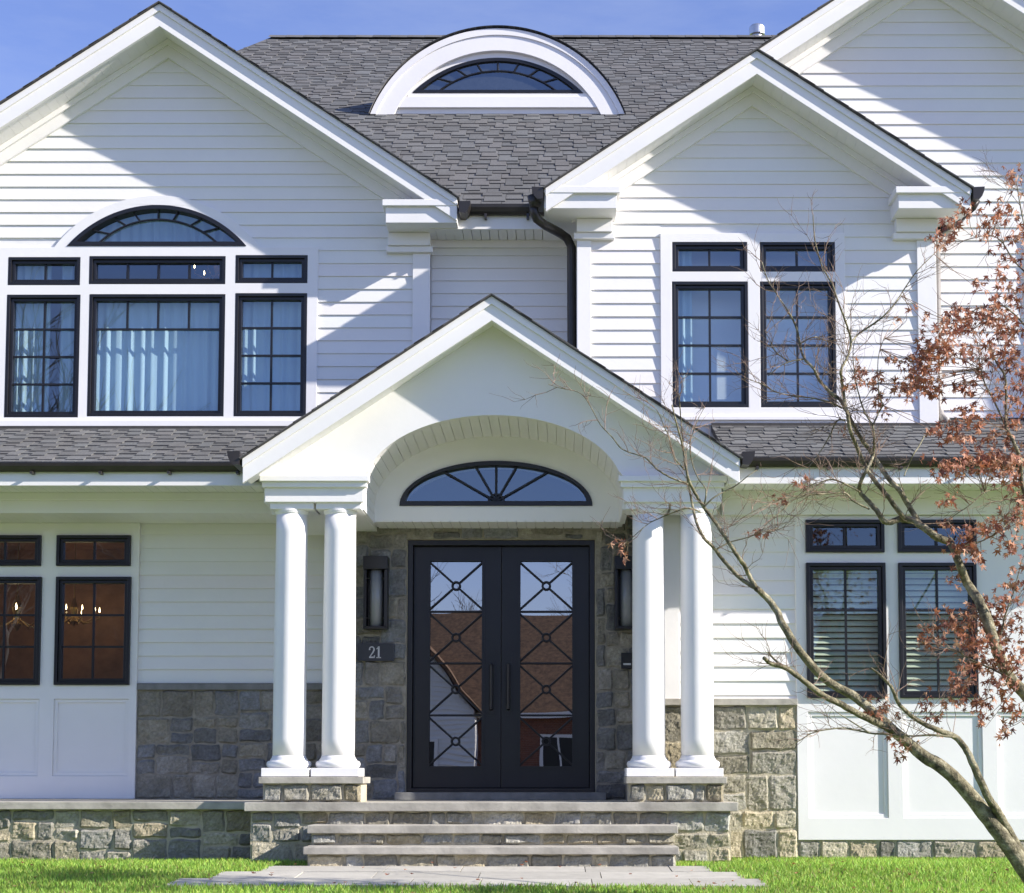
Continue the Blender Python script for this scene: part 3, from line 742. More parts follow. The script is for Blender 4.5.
# ------------------------------------------------------------------ STONE FACINGS
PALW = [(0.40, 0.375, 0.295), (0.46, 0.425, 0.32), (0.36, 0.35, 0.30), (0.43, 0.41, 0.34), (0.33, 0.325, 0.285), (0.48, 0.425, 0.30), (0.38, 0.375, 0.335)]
PALD = [(0.29, 0.275, 0.245), (0.35, 0.325, 0.27), (0.25, 0.255, 0.26), (0.36, 0.335, 0.275), (0.29, 0.29, 0.28), (0.22, 0.22, 0.215)]  # darker stones for the walls under cover, shade worked into the colour
from mathutils import noise as mnoise
def stone_face(x0, x1, z0, z1, Y, pal, seed, hr=(0.12, 0.31), wr_=(0.15, 0.46), holes=(), joint=0.016, proud=0.016, rough=0.013, split=0.2, thick=0.12, mort=True, name='stone_facing', parent=None, mmat='mortar'):
    r = random.Random(seed); m = MB()
    def cell(a, b, c, d):
        # cut around holes by skipping/clipping to the larger side
        for (hx0, hx1, hz0, hz1) in holes:
            if b > hx0 and a < hx1 and d > hz0 and c < hz1:
                opts = [(a, min(b, hx0), c, d), (max(a, hx1), b, c, d), (a, b, c, min(d, hz0)), (a, b, max(c, hz1), d)]
                opts = [o for o in opts if o[1]-o[0] > 0.05 and o[3]-o[2] > 0.04]
                if not opts: return
                for o in opts[:1]: return cell(*o)
        j = joint/2; a, b, c, d = a+j, b-j, c+j, d-j
        if b-a < 0.03 or d-c < 0.03: return
        nx_, nz_ = max(5, int((b-a)/0.015)), max(5, int((d-c)/0.015)); base = proud*r.uniform(0.6, 1.25)
        ph = [r.uniform(0, 9) for _ in range(6)]; col0 = r.choice(pal); t = r.uniform(0.68, 1.22); col = tuple(q*t for q in col0)
        vs_ = []; tx, tz = r.uniform(-0.03, 0.03), r.uniform(-0.03, 0.03)
        jit = [[r.uniform(-1, 1) for _ in range(nx_+1)] for _ in range(nz_+1)]
        for k in range(nz_+1):
            for i in range(nx_+1):
                u, v = i/nx_, k/nz_
                e = min(u*(b-a), (1-u)*(b-a), v*(d-c), (1-v)*(d-c)); fall = min(1, e/0.012)
                xx = a+(b-a)*u; zz = c+(d-c)*v
                # wobbling outline
                xx += 0.006*math.sin(zz*31+ph[0])*(1 if i in (0, nx_) else 0.3); zz += 0.006*math.sin(xx*27+ph[1])*(1 if k in (0, nz_) else 0.3)
                if (i in (0, nx_)) and (k in (0, nz_)): xx += (0.006 if i == 0 else -0.006); zz += (0.006 if k == 0 else -0.006)
                dsp = base*(0.15+0.85*math.sqrt(fall)) + fall*(rough*0.25*jit[k][i] + rough*0.8*mnoise.fractal(Vector((xx*13+ph[2], zz*15+ph[3], ph[4])), 1.0, 2.0, 4) + tx*(u-0.5)+tz*(v-0.5))
                vs_.append((xx, Y - max(dsp, 0.002), zz))
        fs_ = [(k*(nx_+1)+i, k*(nx_+1)+i+1, (k+1)*(nx_+1)+i+1, (k+1)*(nx_+1)+i) for k in range(nz_) for i in range(nx_)]
        # skirt back to the mortar
        bd = [i for i in range(nx_+1)] + [k*(nx_+1)+nx_ for k in range(1, nz_+1)] + [nz_*(nx_+1)+i for i in range(nx_-1, -1, -1)] + [k*(nx_+1) for k in range(nz_-1, 0, -1)]
        n0 = len(vs_)
        for i in bd: vs_.append((vs_[i][0], Y+0.004, vs_[i][2]))
        nb = len(bd)
        for q in range(nb): fs_.append((bd[q], bd[(q+1) % nb], n0+(q+1) % nb, n0+q))
        m.add(vs_, fs_, col)
    def split_(a, b, c, d, depth=0):
        w, h = b-a, d-c
        okw = w <= wr_[1]*r.uniform(0.75, 1.0); okh = h <= hr[1]*r.uniform(0.8, 1.0)
        if (okw and okh) or depth > 14: return cell(a, b, c, d)
        if (not okh and (okw or h/hr[1] > w/wr_[1]*r.uniform(0.5, 1.3))) and h > 1.5*hr[0]:
            t = c+h*r.uniform(0.36, 0.64); split_(a, b, c, t, depth+1); split_(a, b, t, d, depth+1)
        elif w > 1.5*wr_[0]:
            t = a+w*r.uniform(0.34, 0.66); split_(a, t, c, d, depth+1); split_(t, b, c, d, depth+1)
        else: cell(a, b, c, d)
    split_(x0, x1, z0, z1)
    o = m.build(name, M['stone'], parent or H, tone=True, recalc=False, smooth=False)
    if mort:
        mo = MB(); mo.extrude(rect(x0, x1, z0, z1), 'y', Y, Y+thick, [rect(*h) for h in holes]); mo.build('mortar', M[mmat], o)
    return o

# ------------------------------------------------------------------ LOWER LEFT
Z_SLAB = ZP(802.5, 13.64)
bx1 = XP(138.5, 660, Y_LL)                     # right edge of the window bay
stx = XP(343, 660, Y_DW)                       # stone starts beside the door
zcapL0, zcapL1 = ZP(690, Y_LL), ZP(684, Y_LL)
Yb = Y_LL - 0.05
lw = [(57, 535.5, 131, 566), (55.5, 577, 130.5, 685)]
step_px = 89.5
lw_r = []
for k in range(3):
    for (a, b_, c, d) in lw: lw_r.append(R(a-step_px*k, b_, c-step_px*k, d, Yb))
zt = zfrL + 0.02
wall('lower_wall', Y_LL, rect(xL_far+0.3, stx+0.05, 0.0, zt+0.15), [rpoly(r) for r in lw_r])
siding(Y_LL, zcapL1+0.005, zfrL-0.001, lambda z: bx1+0.001, lambda z: stx, (), 0.1318, 561.8, 0.022)
zpt, zpb = ZP(524, Y_LL), Z_SLAB+0.004
pan_holes = []
for k in range(3):
    r = R(53-step_px*k, 699, 128-step_px*k, 776, Yb); pan_holes.append(r)
bxL = R(-160, 600, 138, 700, Yb)[0]
m = MB(); m.extrude(rect(bxL, bx1, zpb, zfrL-0.001), 'y', Yb-0.0, Y_LL-0.0008, [rpoly(r) for r in lw_r] + [rpoly(r) for r in pan_holes])
m.build('window_casing', M['trim'], H, bevel=0.003)
def raised_panel(r, Yf, depth):
    x0, x1, z0, z1 = r; m = MB()
    m.box(x0, x1, Yf+depth-0.004, Yf+depth+0.004, z0, z1)
    w = 0.035
    m.extrude(rect(x0+0.001, x1-0.001, z0+0.001, z1-0.001), 'y', Yf+depth*0.45, Yf+depth-0.0045, [rect(x0+w, x1-w, z0+w, z1-w)])
    return m.build('bay_panel', M['trim'], H, bevel=0.003)
for r in pan_holes: raised_panel(r, Yb, 0.034)
for i, r in enumerate(lw_r): window(r, Yb, 2, 1 if i % 2 == 0 else 3)
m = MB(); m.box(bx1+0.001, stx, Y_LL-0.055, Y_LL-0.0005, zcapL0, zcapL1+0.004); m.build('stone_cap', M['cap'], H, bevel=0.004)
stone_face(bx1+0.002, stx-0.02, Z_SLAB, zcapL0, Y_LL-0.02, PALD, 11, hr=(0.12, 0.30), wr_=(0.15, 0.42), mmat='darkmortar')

# ------------------------------------------------------------------ DOOR WALL
Ydw = Y_DW - 0.02
dr = R(407, 540, 595, 792, 15.19)
cx_d = (dr[0]+dr[1])/2
wxr = XP(662, 660, Y_DW)
wall('door_wall', Y_DW+0.02, rect(stx, wxr+0.4, 0.0, 3.4), [rpoly(dr)], mat='mortar')
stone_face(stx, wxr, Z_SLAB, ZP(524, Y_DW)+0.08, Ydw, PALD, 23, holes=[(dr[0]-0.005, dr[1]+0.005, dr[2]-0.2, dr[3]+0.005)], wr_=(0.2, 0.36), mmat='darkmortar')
Yd = 15.21
door = MB(); fwd = 0.05
door.extrude(rpoly(dr), 'y', Yd-0.02, Yd+0.16, [rect(dr[0]+fwd, dr[1]-fwd, dr[2]+0.035, dr[3]-fwd)])
dob = door.build('front_door', M['door'], H, bevel=0.004)
m = MB(); m.box(dr[0]+0.01, dr[1]-0.01, Yd-0.035, Yd-0.0205, dr[2], dr[2]+0.03); m.build('threshold', M['bronze'], dob)
Ylf = Yd+0.05
mx_ = (dr[0]+dr[1])/2
leafs = [((dr[0]+fwd+0.003, mx_-0.002), (428.5, 483)), ((mx_+0.002, dr[1]-fwd-0.003), (519, 573.5))]
for (xa, xb), (ga, gb) in leafs:
    gr = R(ga, 560, gb, 767.5, Ylf)
    z0_, z1_ = dr[2]+0.04, dr[3]-fwd-0.003
    m = MB(); m.extrude(rect(xa, xb, z0_, z1_), 'y', Ylf, Ylf+0.055, [rpoly(gr)])
    lf = m.build('door_leaf', M['door'], dob, bevel=0.003)
    lf.name = 'door_leaf'
    mm = MB(); mm.extrude(rect(gr[0]-0.012, gr[1]+0.012, gr[2]-0.012, gr[3]+0.012), 'y', Ylf-0.012, Ylf-0.0005, [rect(gr[0]+0.012, gr[1]-0.012, gr[2]+0.012, gr[3]-0.012)])
    cxg = (gr[0]+gr[1])/2; n_ = 4; hgt = (gr[3]-gr[2])/n_
    for k in range(n_):
        za_, zb_ = gr[2]+hgt*k, gr[2]+hgt*(k+1); zc = (za_+zb_)/2; rr = 0.036
        for (qx, qz) in ((gr[0], za_+0.015), (gr[1], za_+0.015), (gr[0], zb_-0.015), (gr[1], zb_-0.015)):
            v = Vector((qx-cxg, 0, qz-zc)); v.normalize()
            mm.tube([(qx, Ylf+0.006, qz), (cxg+v.x*rr, Ylf+0.006, zc+v.z*rr)], 0.0095, 6)
        mm.tube([(cxg+rr*math.cos(2*math.pi*i/20), Ylf+0.006, zc+rr*math.sin(2*math.pi*i/20)) for i in range(21)], 0.0105, 6, caps=False)
        if k: mm.tube([(gr[0], Ylf+0.008, za_), (gr[1], Ylf+0.008, za_)], 0.0095, 6)
    mm.build('grille', M['door'], dob)
    mm = MB(); mm.add([(gr[0]-0.01, Ylf+0.03, gr[2]-0.01), (gr[1]+0.01, Ylf+0.03, gr[2]-0.01), (gr[1]+0.01, Ylf+0.03, gr[3]+0.01), (gr[0]-0.01, Ylf+0.03, gr[3]+0.01)], [(0,1,2,3)])
    mm.build('pane', M['doorglass'], dob, recalc=False)
for px in (491.5, 508.5):
    c = P(px, 687, Ylf); za_, zb_ = ZP(709, Ylf), ZP(665, Ylf)
    m = MB(); m.box(c.x-0.032, c.x+0.032, Ylf-0.008, Ylf-0.0006, za_-0.06, zb_+0.14)
    m.tube([(c.x, Ylf-0.008, zb_), (c.x, Ylf-0.055, zb_), (c.x, Ylf-0.055, za_), (c.x, Ylf-0.008, za_)], 0.016, 8)
    m.build('handle', M['black'], dob)
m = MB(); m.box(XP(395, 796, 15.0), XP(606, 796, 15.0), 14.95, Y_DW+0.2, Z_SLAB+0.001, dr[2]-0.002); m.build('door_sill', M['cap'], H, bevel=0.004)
m = MB(); m.box(dr[0]-0.3, dr[1]+0.3, Yd+0.5, Yd+3.5, 0.5, 3.2); m.build('foyer_room', M['darkroom'], H)  # closed near-black block standing for the dim foyer

m = MB(); m.box(stx-0.002, stx+0.10, Y_DW+0.19, Y_LL+0.1, 0.0, 3.4); m.build('side_wall', M['siding'], H)
m = MB(); m.box(stx, stx+0.35, Y_DW+0.001, Y_DW+0.019, Z_SLAB, 3.3); m.build('corner_stone', M['darkmortar'], H)

# ------------------------------------------------------------------ LOWER RIGHT
cbx0, cbx1 = XP(653, 600, Y_RL), XP(679, 600, Y_RL)
rbx = XP(795.8, 650, Y_RL)
zcapR0, zcapR1 = ZP(705.5, Y_RL), ZP(699, Y_RL)
YbR = Y_RL - 0.035
rl = [(805.5, 520, 884, 552.5), (897.5, 520, 976, 552.5), (806.5, 563, 886, 698), (899, 563, 977, 698)]
rl_r = [R(*t, YbR) for t in rl] + [R(993, 519, 1070, 552.5, YbR), R(993, 563, 1071, 698, YbR)]
wall('lower_wall', Y_RL, rect(cbx0, xR_far-0.6, 0.0, zfrR+0.15), [rpoly(r) for r in rl_r[:4]])
siding(Y_RL, zcapR1+0.004, zfrR, lambda z: cbx1+0.001, lambda z: rbx, (), 0.129, 623.5, 0.018)
corner_board(cbx0, cbx1, zcapR1, zfrR+0.1, Y_RL)
m = MB(); m.box(cbx0-0.001, cbx0+0.12, Y_RL+0.161, Y_DW+0.1, 0.0, 3.2); m.build('side_wall', M['siding'], H)
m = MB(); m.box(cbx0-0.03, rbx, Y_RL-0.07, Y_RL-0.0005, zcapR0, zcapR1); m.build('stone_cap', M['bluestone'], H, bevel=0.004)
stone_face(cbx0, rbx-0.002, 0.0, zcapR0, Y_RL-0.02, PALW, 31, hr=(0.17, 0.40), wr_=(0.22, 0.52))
zb_bay = ZP(840, YbR)
ph = [R(808.5, 712, 888, 818, YbR), R(903, 712, 983, 818, YbR), R(998, 712, 1078, 818, YbR), R(1093, 712, 1173, 818, YbR)]
bayR = XP(1200, 650, YbR)
m = MB(); m.extrude(rect(rbx, bayR, zb_bay, zfrR-0.001), 'y', YbR, Y_RL-0.0008, [rpoly(r) for r in rl_r[:4]] + [rpoly(r) for r in ph]); m.build('window_casing', M['trim'], H, bevel=0.003)
for r in ph: raised_panel(r, YbR, 0.030)
for i, r in enumerate(rl_r[:4]): window(r, YbR, 2, 1 if i < 2 else 3, glass='bayglass')
stone_face(rbx, bayR, 0.0, zb_bay-0.004, Y_RL-0.012, PALW, 37, hr=(0.16, 0.2), wr_=(0.16, 0.48), split=0.12, thick=0.01)
m = MB(); m.box(bayR, xR_far-0.6, Y_RL-0.02, Y_RL-0.001, 0.3, zfrR); m.build('end_wall', M['siding'], H)

# ------------------------------------------------------------------ PORCH, PLINTHS
Yse = 13.64
x_p0, x_p1 = XP(244, 806, Yse), XP(738, 806, Yse)
m = MB(); zt_, zb_ = Z_SLAB, Z_SLAB-0.075
m.box(x_p0, x_p1, Yse, Y_LL+0.1, zb_, zt_)
YsL = 14.04
m.box(xL_far, x_p0-0.004, YsL, Y_LL+0.1, ZP(809.5, YsL), zt_-0.001)
m.build('porch_slab', M['bluestone'], H, bevel=0.005)
pl0, pl1 = XP(250, 835, Yse+0.05), XP(731, 835, Yse+0.05)
stone_face(pl0, pl1, 0.0, zb_-0.002, Yse+0.07, PALW, 41, hr=(0.12, 0.26), wr_=(0.15, 0.44), thick=0.5, name='porch_plinth')
stone_face(xL_far, pl0-0.003, -0.02, ZP(809.5, YsL)-0.002, YsL+0.07, PALW, 43, hr=(0.12, 0.27), wr_=(0.15, 0.44), thick=0.5, name='porch_plinth')
# pedestals
for (c0, c1, b0, b1) in ((259, 363.5, 262.5, 360.5), (626, 726.5, 629, 724)):
    yf = 13.73
    xa, xb = XP(b0, 795, yf), XP(b1, 795, yf); zc0, zc1 = ZP(783.5, yf), ZP(777, yf)
    st = stone_face(xa, xb, Z_SLAB+0.001, zc0, yf+0.02, PALW, int(c0), hr=(0.17, 0.18), wr_=(0.16, 0.33), thick=0.42, proud=0.024, name='column_pedestal', split=0)
    m = MB(); m.box(XP(c0, 780, yf), XP(c1, 780, yf), yf-0.03, yf+0.5, zc0, zc1); m.build('cap_slab', M['bluestone'], st, bevel=0.004)
# steps: a thing of their own standing in front of the porch
steps = empty('entrance_steps', (XP(490, 860, 13.3), 13.3, 0), 'grey bluestone entrance steps with rough stone risers below the front porch', 'steps')
for (yy, ty, by, x0p, x1p) in ((13.33, 825.5, 833.5, 307, 678), (13.04, 847, 854.5, 303, 679)):
    m = MB(); m.box(XP(x0p, ty, yy), XP(x1p, ty, yy), yy, 13.70 if yy > 13.2 else 13.40, ZP(by, yy), ZP(ty, yy)); m.build('tread', M['bluestone'], steps, bevel=0.005)
stone_face(XP(311, 840, 13.36), XP(675, 840, 13.36), ZP(847, 13.04)+0.001, ZP(833.5, 13.33)-0.001, 13.39, PALW, 51, hr=(0.2, 0.2), wr_=(0.16, 0.42), proud=0.022, rough=0.012, thick=0.3, name='riser', parent=steps)
stone_face(XP(307, 862, 13.08), XP(676, 862, 13.08), -0.02, ZP(854.5, 13.04)-0.001, 13.11, PALW, 53, hr=(0.2, 0.2), wr_=(0.16, 0.42), proud=0.022, rough=0.012, thick=0.3, name='riser', parent=steps)

# ------------------------------------------------------------------ COLUMNS
Ycol = 13.97
zc_b, zc_t = ZP(776.5, Ycol-0.2), ZP(509, Ycol-0.1)
def column(px_b):
    x = XP(px_b, 765, Ycol)
    r0, r1 = 0.143, 0.136; zpl = ZP(768, Ycol-0.2); zsh = ZP(756, Ycol-0.15)
    prof = []
    for i in range(15):
        t = i/14; r = r0 if t < 0.33 else r0 + (r1-r0)*((t-0.33)/0.67)**1.3
        prof.append((r, zsh + (zc_t-0.045-zsh)*t))
    m = MB(); m.lathe(prof, x, Ycol, 56)
    c = m.build('column', M['trim'], H, smooth=True)
    m = MB(); m.box(x-0.205, x+0.205, Ycol-0.205, Ycol+0.205, zc_b, zpl); m.build('plinth_block', M['trim'], c, bevel=0.003)
    h = zsh-zpl; pr = [(0.19, zpl)]
    for i in range(9):
        a = -math.pi/2 + math.pi*i/8; pr.append((0.168+0.026*math.cos(a), zpl+0.32*h+0.30*h*math.sin(a)))
    pr += [(0.163, zpl+0.64*h), (0.161, zpl+0.72*h), (0.150, zpl+0.86*h), (0.144, zpl+h+0.004)]
    m = MB(); m.lathe(pr, x, Ycol, 56); m.build('base_ring', M['trim'], c, smooth=True)
    zt = zc_t; pr = [(r1, zt-0.046), (r1+0.002, zt-0.040), (r1+0.007, zt-0.034), (r1+0.010, zt-0.022), (r1+0.012, zt-0.018), (r1+0.012, zt-0.002)]
    m = MB(); m.lathe(pr, x, Ycol, 56); m.build('capital', M['trim'], c, smooth=False)
for px in (289, 338, 649, 697.5): column(px)

# ------------------------------------------------------------------ PORTICO
PG_yr = 13.55
PGx = P(491.3, 380, PG_yr).x; PGz = P(491, 293, PG_yr).z; PGhw = P(740, 465, PG_yr).x - PGx
gable_roof(PGx, PGhw, PGz, PG_yr, Y_PF, Y_REC, fas=0.235, frz=0)
zb_t = ZP(475.5, Y_PF)
zTa = PGz - 0.20
hwT = (zTa - zb_t)/S
acx = XP(493, 480, Y_PF); ah = XP(623, 490, Y_PF)-acx; zsp = ZP(490, Y_PF); ari = ZP(415, Y_PF)-zsp
arcF = arc_ell(acx, zsp, ah, ari, 48)
arc_cut = [p for p in arcF if p[1] > zb_t+0.002]
tym = [(PGx-hwT, zb_t), (PGx, zTa), (PGx+hwT, zb_t), (acx+ah, zb_t)] + arc_cut[::-1] + [(acx-ah, zb_t)]
m = MB(); m.extrude(tym, 'y', Y_PF, Y_PF+0.08); m.build('tympanum', M['trim'], H)
def entab(rows, xa_, xb_, ybk):
    m = MB()
    for k, (y0, y1, xa, xb, yf) in enumerate(rows):
        back = Y_PF-0.0005 if k < 3 else 14.16
        m.box(XP(xa, y0, yf), XP(xb, y0, yf), yf, back, ZP(y1, yf), ZP(y0, yf))
    m.box(xa_, xb_, Y_PF, ybk, ZP(502, 13.8)+0.001, ZP(475.5, 13.735)-0.001)
    m.box(xa_+0.01, xb_-0.01, 14.161, ybk-0.001, ZP(509, 13.83)+0.003, ZP(502, 13.8))
    return m.build('entablature', M['trim'], H, bevel=0.004)
eL_rows = [(475.5, 481, 259.5, 368.5, 13.735), (481, 487, 262, 366.5, 13.765), (487, 502, 265, 363.5, 13.80), (502, 509, 270, 313.5, 13.83), (502, 509, 316, 361, 13.831)]
entab(eL_rows, PX0+0.02, acx-ah-0.013, Y_LL-0.13)
eR_rows = [(475.5, 481, 618.5, 727, 13.735), (481, 487, 620.5, 724.5, 13.765), (487, 502, 623.5, 721.5, 13.80), (502, 509, 626, 668.5, 13.83), (502, 509, 671, 716.5, 13.831)]
entab(eR_rows, acx+ah+0.013, PX1-0.02, Y_RL-0.13)
# barrel vault of beaded boards
Yp = 14.74
m = MB()
path = [(acx-ah, ZP(508, Y_PF)), (acx-ah, zsp)] + arc_ell(acx, zsp, ah, ari, 120)[1:-1] + [(acx+ah, zsp), (acx+ah, ZP(508, Y_PF))]
seg = []; acc = 0
dense = []
for i in range(len(path)-1):
    a, b_ = Vector(path[i]), Vector(path[i+1]); n_ = max(1, int((b_-a).length/0.01))
    for k in range(n_): dense.append(a.lerp(b_, k/n_))
dense.append(Vector(path[-1]))
cum = [0]
for i in range(1, len(dense)): cum.append(cum[-1]+(dense[i]-dense[i-1]).length)
def at_len(s_):
    s_ = max(0, min(cum[-1], s_)); i = int(np.searchsorted(cum, s_)); i = max(1, min(i, len(dense)-1))
    t = (s_-cum[i-1])/max(1e-9, cum[i]-cum[i-1]); p = dense[i-1].lerp(dense[i], t); d_ = (dense[i]-dense[i-1]).normalized(); return p, Vector((-d_.y, d_.x))
s_ = 0
while s_ < cum[-1]-0.005:
    e_ = min(s_+0.082, cum[-1]); (p0, n0), (p1, n1) = at_len(s_), at_len(e_)
    m.extrude([tuple(p0), tuple(p1), tuple(p1+n1*0.012), tuple(p0+n0*0.012)], 'y', Y_PF+0.081, Yp); s_ += 0.0865
oc = [at_len(cum[-1]*i/60) for i in range(61)]
m.extrude([tuple(p+n*0.0125) for p, n in oc] + [tuple(p+n*0.05) for p, n in oc][::-1], 'y', Y_PF+0.081, Yp)
m.build('vault_boards', M['trim'], H)
# arch panel with fanlight at the back of the vault
zp0 = ZP(520.5, Yp); fl = arc_ell(XP(496, 503, Yp), ZP(506, Yp), XP(592.5, 503, Yp)-XP(496, 503, Yp), ZP(461, Yp)-ZP(506, Yp), 44)
m = MB(); m.extrude(rect(acx-ah-0.04, acx+ah+0.04, zp0, ZP(408, Y_PF)), 'y', Yp+0.001, Y_DW-0.03, [fl]); m.build('arch_panel', M['trim'], H)
arch_window(fl, Yp+0.02, 0.5, ell=True, fw=0.045, radials=5, fan=True)
m = MB(); m.box(acx-ah, acx+ah, Y_DW-0.029, Y_DW-0.02, zp0+0.05, 4.2); m.build('fanlight_dark_backing', M['darkroom'], H)  # thin dark sheet painted as the unlit space behind the fanlight, no room there
m = MB(); x = acx-ah
while x < acx+ah: m.box(x, min(x+0.082, acx+ah), Yp+0.002, Y_DW-0.03, zp0-0.012, zp0-0.0005); x += 0.088
m.build('porch_ceiling', M['trim'], H)

# ------------------------------------------------------------------ GUTTER ENDS AND DOWNSPOUTS
def yg(x, y0, y1, z, sgn):
    m = MB(); half_gutter(m, (x, y0, z), (x, y1, z), out=(sgn, 0, 0)); m.build('gutter', M['bronze'], H)
yg(PGx-PGhw-0.02, PG_yr-0.01, gyL+0.35, ZP(458, PG_yr), -1); yg(PGx+PGhw+0.02, PG_yr-0.01, gyR+0.35, ZP(458, PG_yr), 1)
yg(LGx+LGhw+0.02, LG_yr-0.01, LG_yr+0.3, ZP(207, LG_yr), 1)
yg(RGx-RGhw-0.02, RG_yr-0.01, RG_yr+0.35, ZP(193, RG_yr), -1); yg(RGx+RGhw+0.02, RG_yr-0.01, Y_FAR-0.05, ZP(193, RG_yr), 1)
m = MB()
hx = P(535, 200, RG_yr+0.1)
yq = RG_yr+0.14
m.tube([P(534, 203, yq), P(534, 212, yq), P(537, 219, yq), P(545, 225, yq+0.1), P(560, 233, yq+0.35), P(567, 238, yq+0.42), P(571.5, 247, yq+0.44), P(571.7, 300, yq+0.44), P(571.9, 345, yq+0.44), P(572, 385, yq+0.44)], 0.045, 12)
m.tube([(hx.x, RG_yr+0.12, ZP(192, RG_yr)), (hx.x, RG_yr+0.12, ZP(203, RG_yr))], [0.075, 0.05], 12)
m.build('downspout', M['bronze'], H, smooth=True)
m = MB(); m.tube([P(976, 200, RG_yr+0.15), P(972, 207, RG_yr+0.15), P(955, 222, Y_FAR-0.2), P(940, 230, Y_FAR-0.10)], 0.045, 12); m.build('downspout', M['bronze'], H, smooth=True)
m = MB(); m.tube([P(940, 229, Y_FAR-0.10), P(936.5, 240, Y_FAR-0.09), P(938.5, 405, Y_FAR-0.09), P(941, 416, Y_FAR-0.10), P(947, 421, Y_FAR-0.2)], 0.036, 12); m.build('downspout', M['taupe'], H, smooth=True)

# ------------------------------------------------------------------ ROOMS BEHIND THE GLASS
def room(x0, x1, y0, y1, z0, z1, mat, name='room'):
    m = MB(); m.add([(x0,y0,z0),(x1,y0,z0),(x1,y1,z0),(x0,y1,z0),(x0,y0,z1),(x1,y0,z1),(x1,y1,z1),(x0,y1,z1)], [(0,1,2,3),(4,7,6,5),(3,2,6,7),(0,3,7,4),(1,5,6,2)])
    return m.build(name, M[mat], H, recalc=False)
room(wx0+0.15, wx1-0.15, Y_LU+0.165, 18.5, z_pl-0.2, ZP(196, Y_LU), 'drywall', 'bedroom')
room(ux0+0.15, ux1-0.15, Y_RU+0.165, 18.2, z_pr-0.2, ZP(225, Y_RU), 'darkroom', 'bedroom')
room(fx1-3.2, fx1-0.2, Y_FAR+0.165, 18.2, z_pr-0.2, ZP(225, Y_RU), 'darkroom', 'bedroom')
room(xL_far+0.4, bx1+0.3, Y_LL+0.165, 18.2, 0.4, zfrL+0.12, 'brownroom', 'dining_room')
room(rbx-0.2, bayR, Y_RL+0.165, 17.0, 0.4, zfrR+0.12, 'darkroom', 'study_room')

# curtains
def curtain(px0, px1, py0, py1, Y, name, label, folds, depth=0.012, group=None):
    x0, x1, z0, z1 = R(px0, py0, px1, py1, Y); n_ = int((x1-x0)/0.012); m = MB(); r = random.Random(px0)
    ph = [r.uniform(0, 6) for _ in range(4)]
    pts = []
    for i in range(n_+1):
        x = x0+(x1-x0)*i/n_; q = (x-x0)
        pts.append((x, Y + depth*(math.sin(q*folds*1.5+ph[0]+0.8*math.sin(q*5+ph[1]))) + 0.4*depth*math.sin(q*folds*2.3+ph[2])))
    vs_ = [(p[0], p[1], z0) for p in pts] + [(p[0], p[1]*1.0, z1) for p in pts]
    vs_ += [(p[0], p[1]+0.006, z0) for p in pts] + [(p[0], p[1]+0.006, z1) for p in pts]; k = n_+1
    fs_ = [(i, i+1, k+i+1, k+i) for i in range(n_)] + [(2*k+i, 3*k+i, 3*k+i+1, 2*k+i+1) for i in range(n_)]
    m.add(vs_, fs_)
    return tag(m.build(name, M['curtain'], None, smooth=True, recalc=False), label, 'curtain', group)
curtain(86, 228, 290, 424, Y_LU+0.125, 'curtain', 'wide sheer pale curtain filling the big centre upstairs picture window', 38)
curtain(4, 50, 250, 424, Y_LU+0.125, 'curtain', 'pale curtain covering the left half of the leftmost upstairs window', 48)
curtain(60, 82, 250, 424, Y_LU+0.125, 'curtain', 'thin strip of pale curtain at the right edge of the leftmost upstairs window', 60)
curtain(232, 312, 250, 424, Y_LU+0.125, 'curtain', 'sheer pale curtain behind the upstairs window nearest the grey roof valley', 46)
curtain(88, 240, 205, 249, Y_LU+0.2, 'curtain', 'pale curtain inside the upstairs arched window', 40)
curtain(674, 692, 245, 406, Y_RU+0.125, 'curtain', 'pale curtain bunched at the left side of the upstairs right gable window', 60)

# blinds
def blind(r, name, label):
    x0, x1, z0, z1 = r; e = empty(name, ((x0+x1)/2, Y_RL+0.2, z0), label, 'window blind', 'slatted blinds in the right bay windows')
    m = MB(); z = z0+0.03
    while z < z1-0.08:
        m.extrude([(Y_RL+0.075, z-0.020), (Y_RL+0.115, z+0.024), (Y_RL+0.1135, z+0.026), (Y_RL+0.0735, z-0.018)], 'x', x0+0.03, x1-0.03); z += 0.054
    m.build('slats', M['blind'], e)
    m = MB(); m.box(x0+0.02, x1-0.02, Y_RL+0.07, Y_RL+0.13, z1-0.07, z1-0.01); m.build('headrail', M['blind'], e)
blind(rl_r[2], 'window_blind', 'lowered white slatted blind in the lower bay window beside the siding')
blind(rl_r[3], 'window_blind', 'lowered white slatted blind in the lower bay window behind the maple')

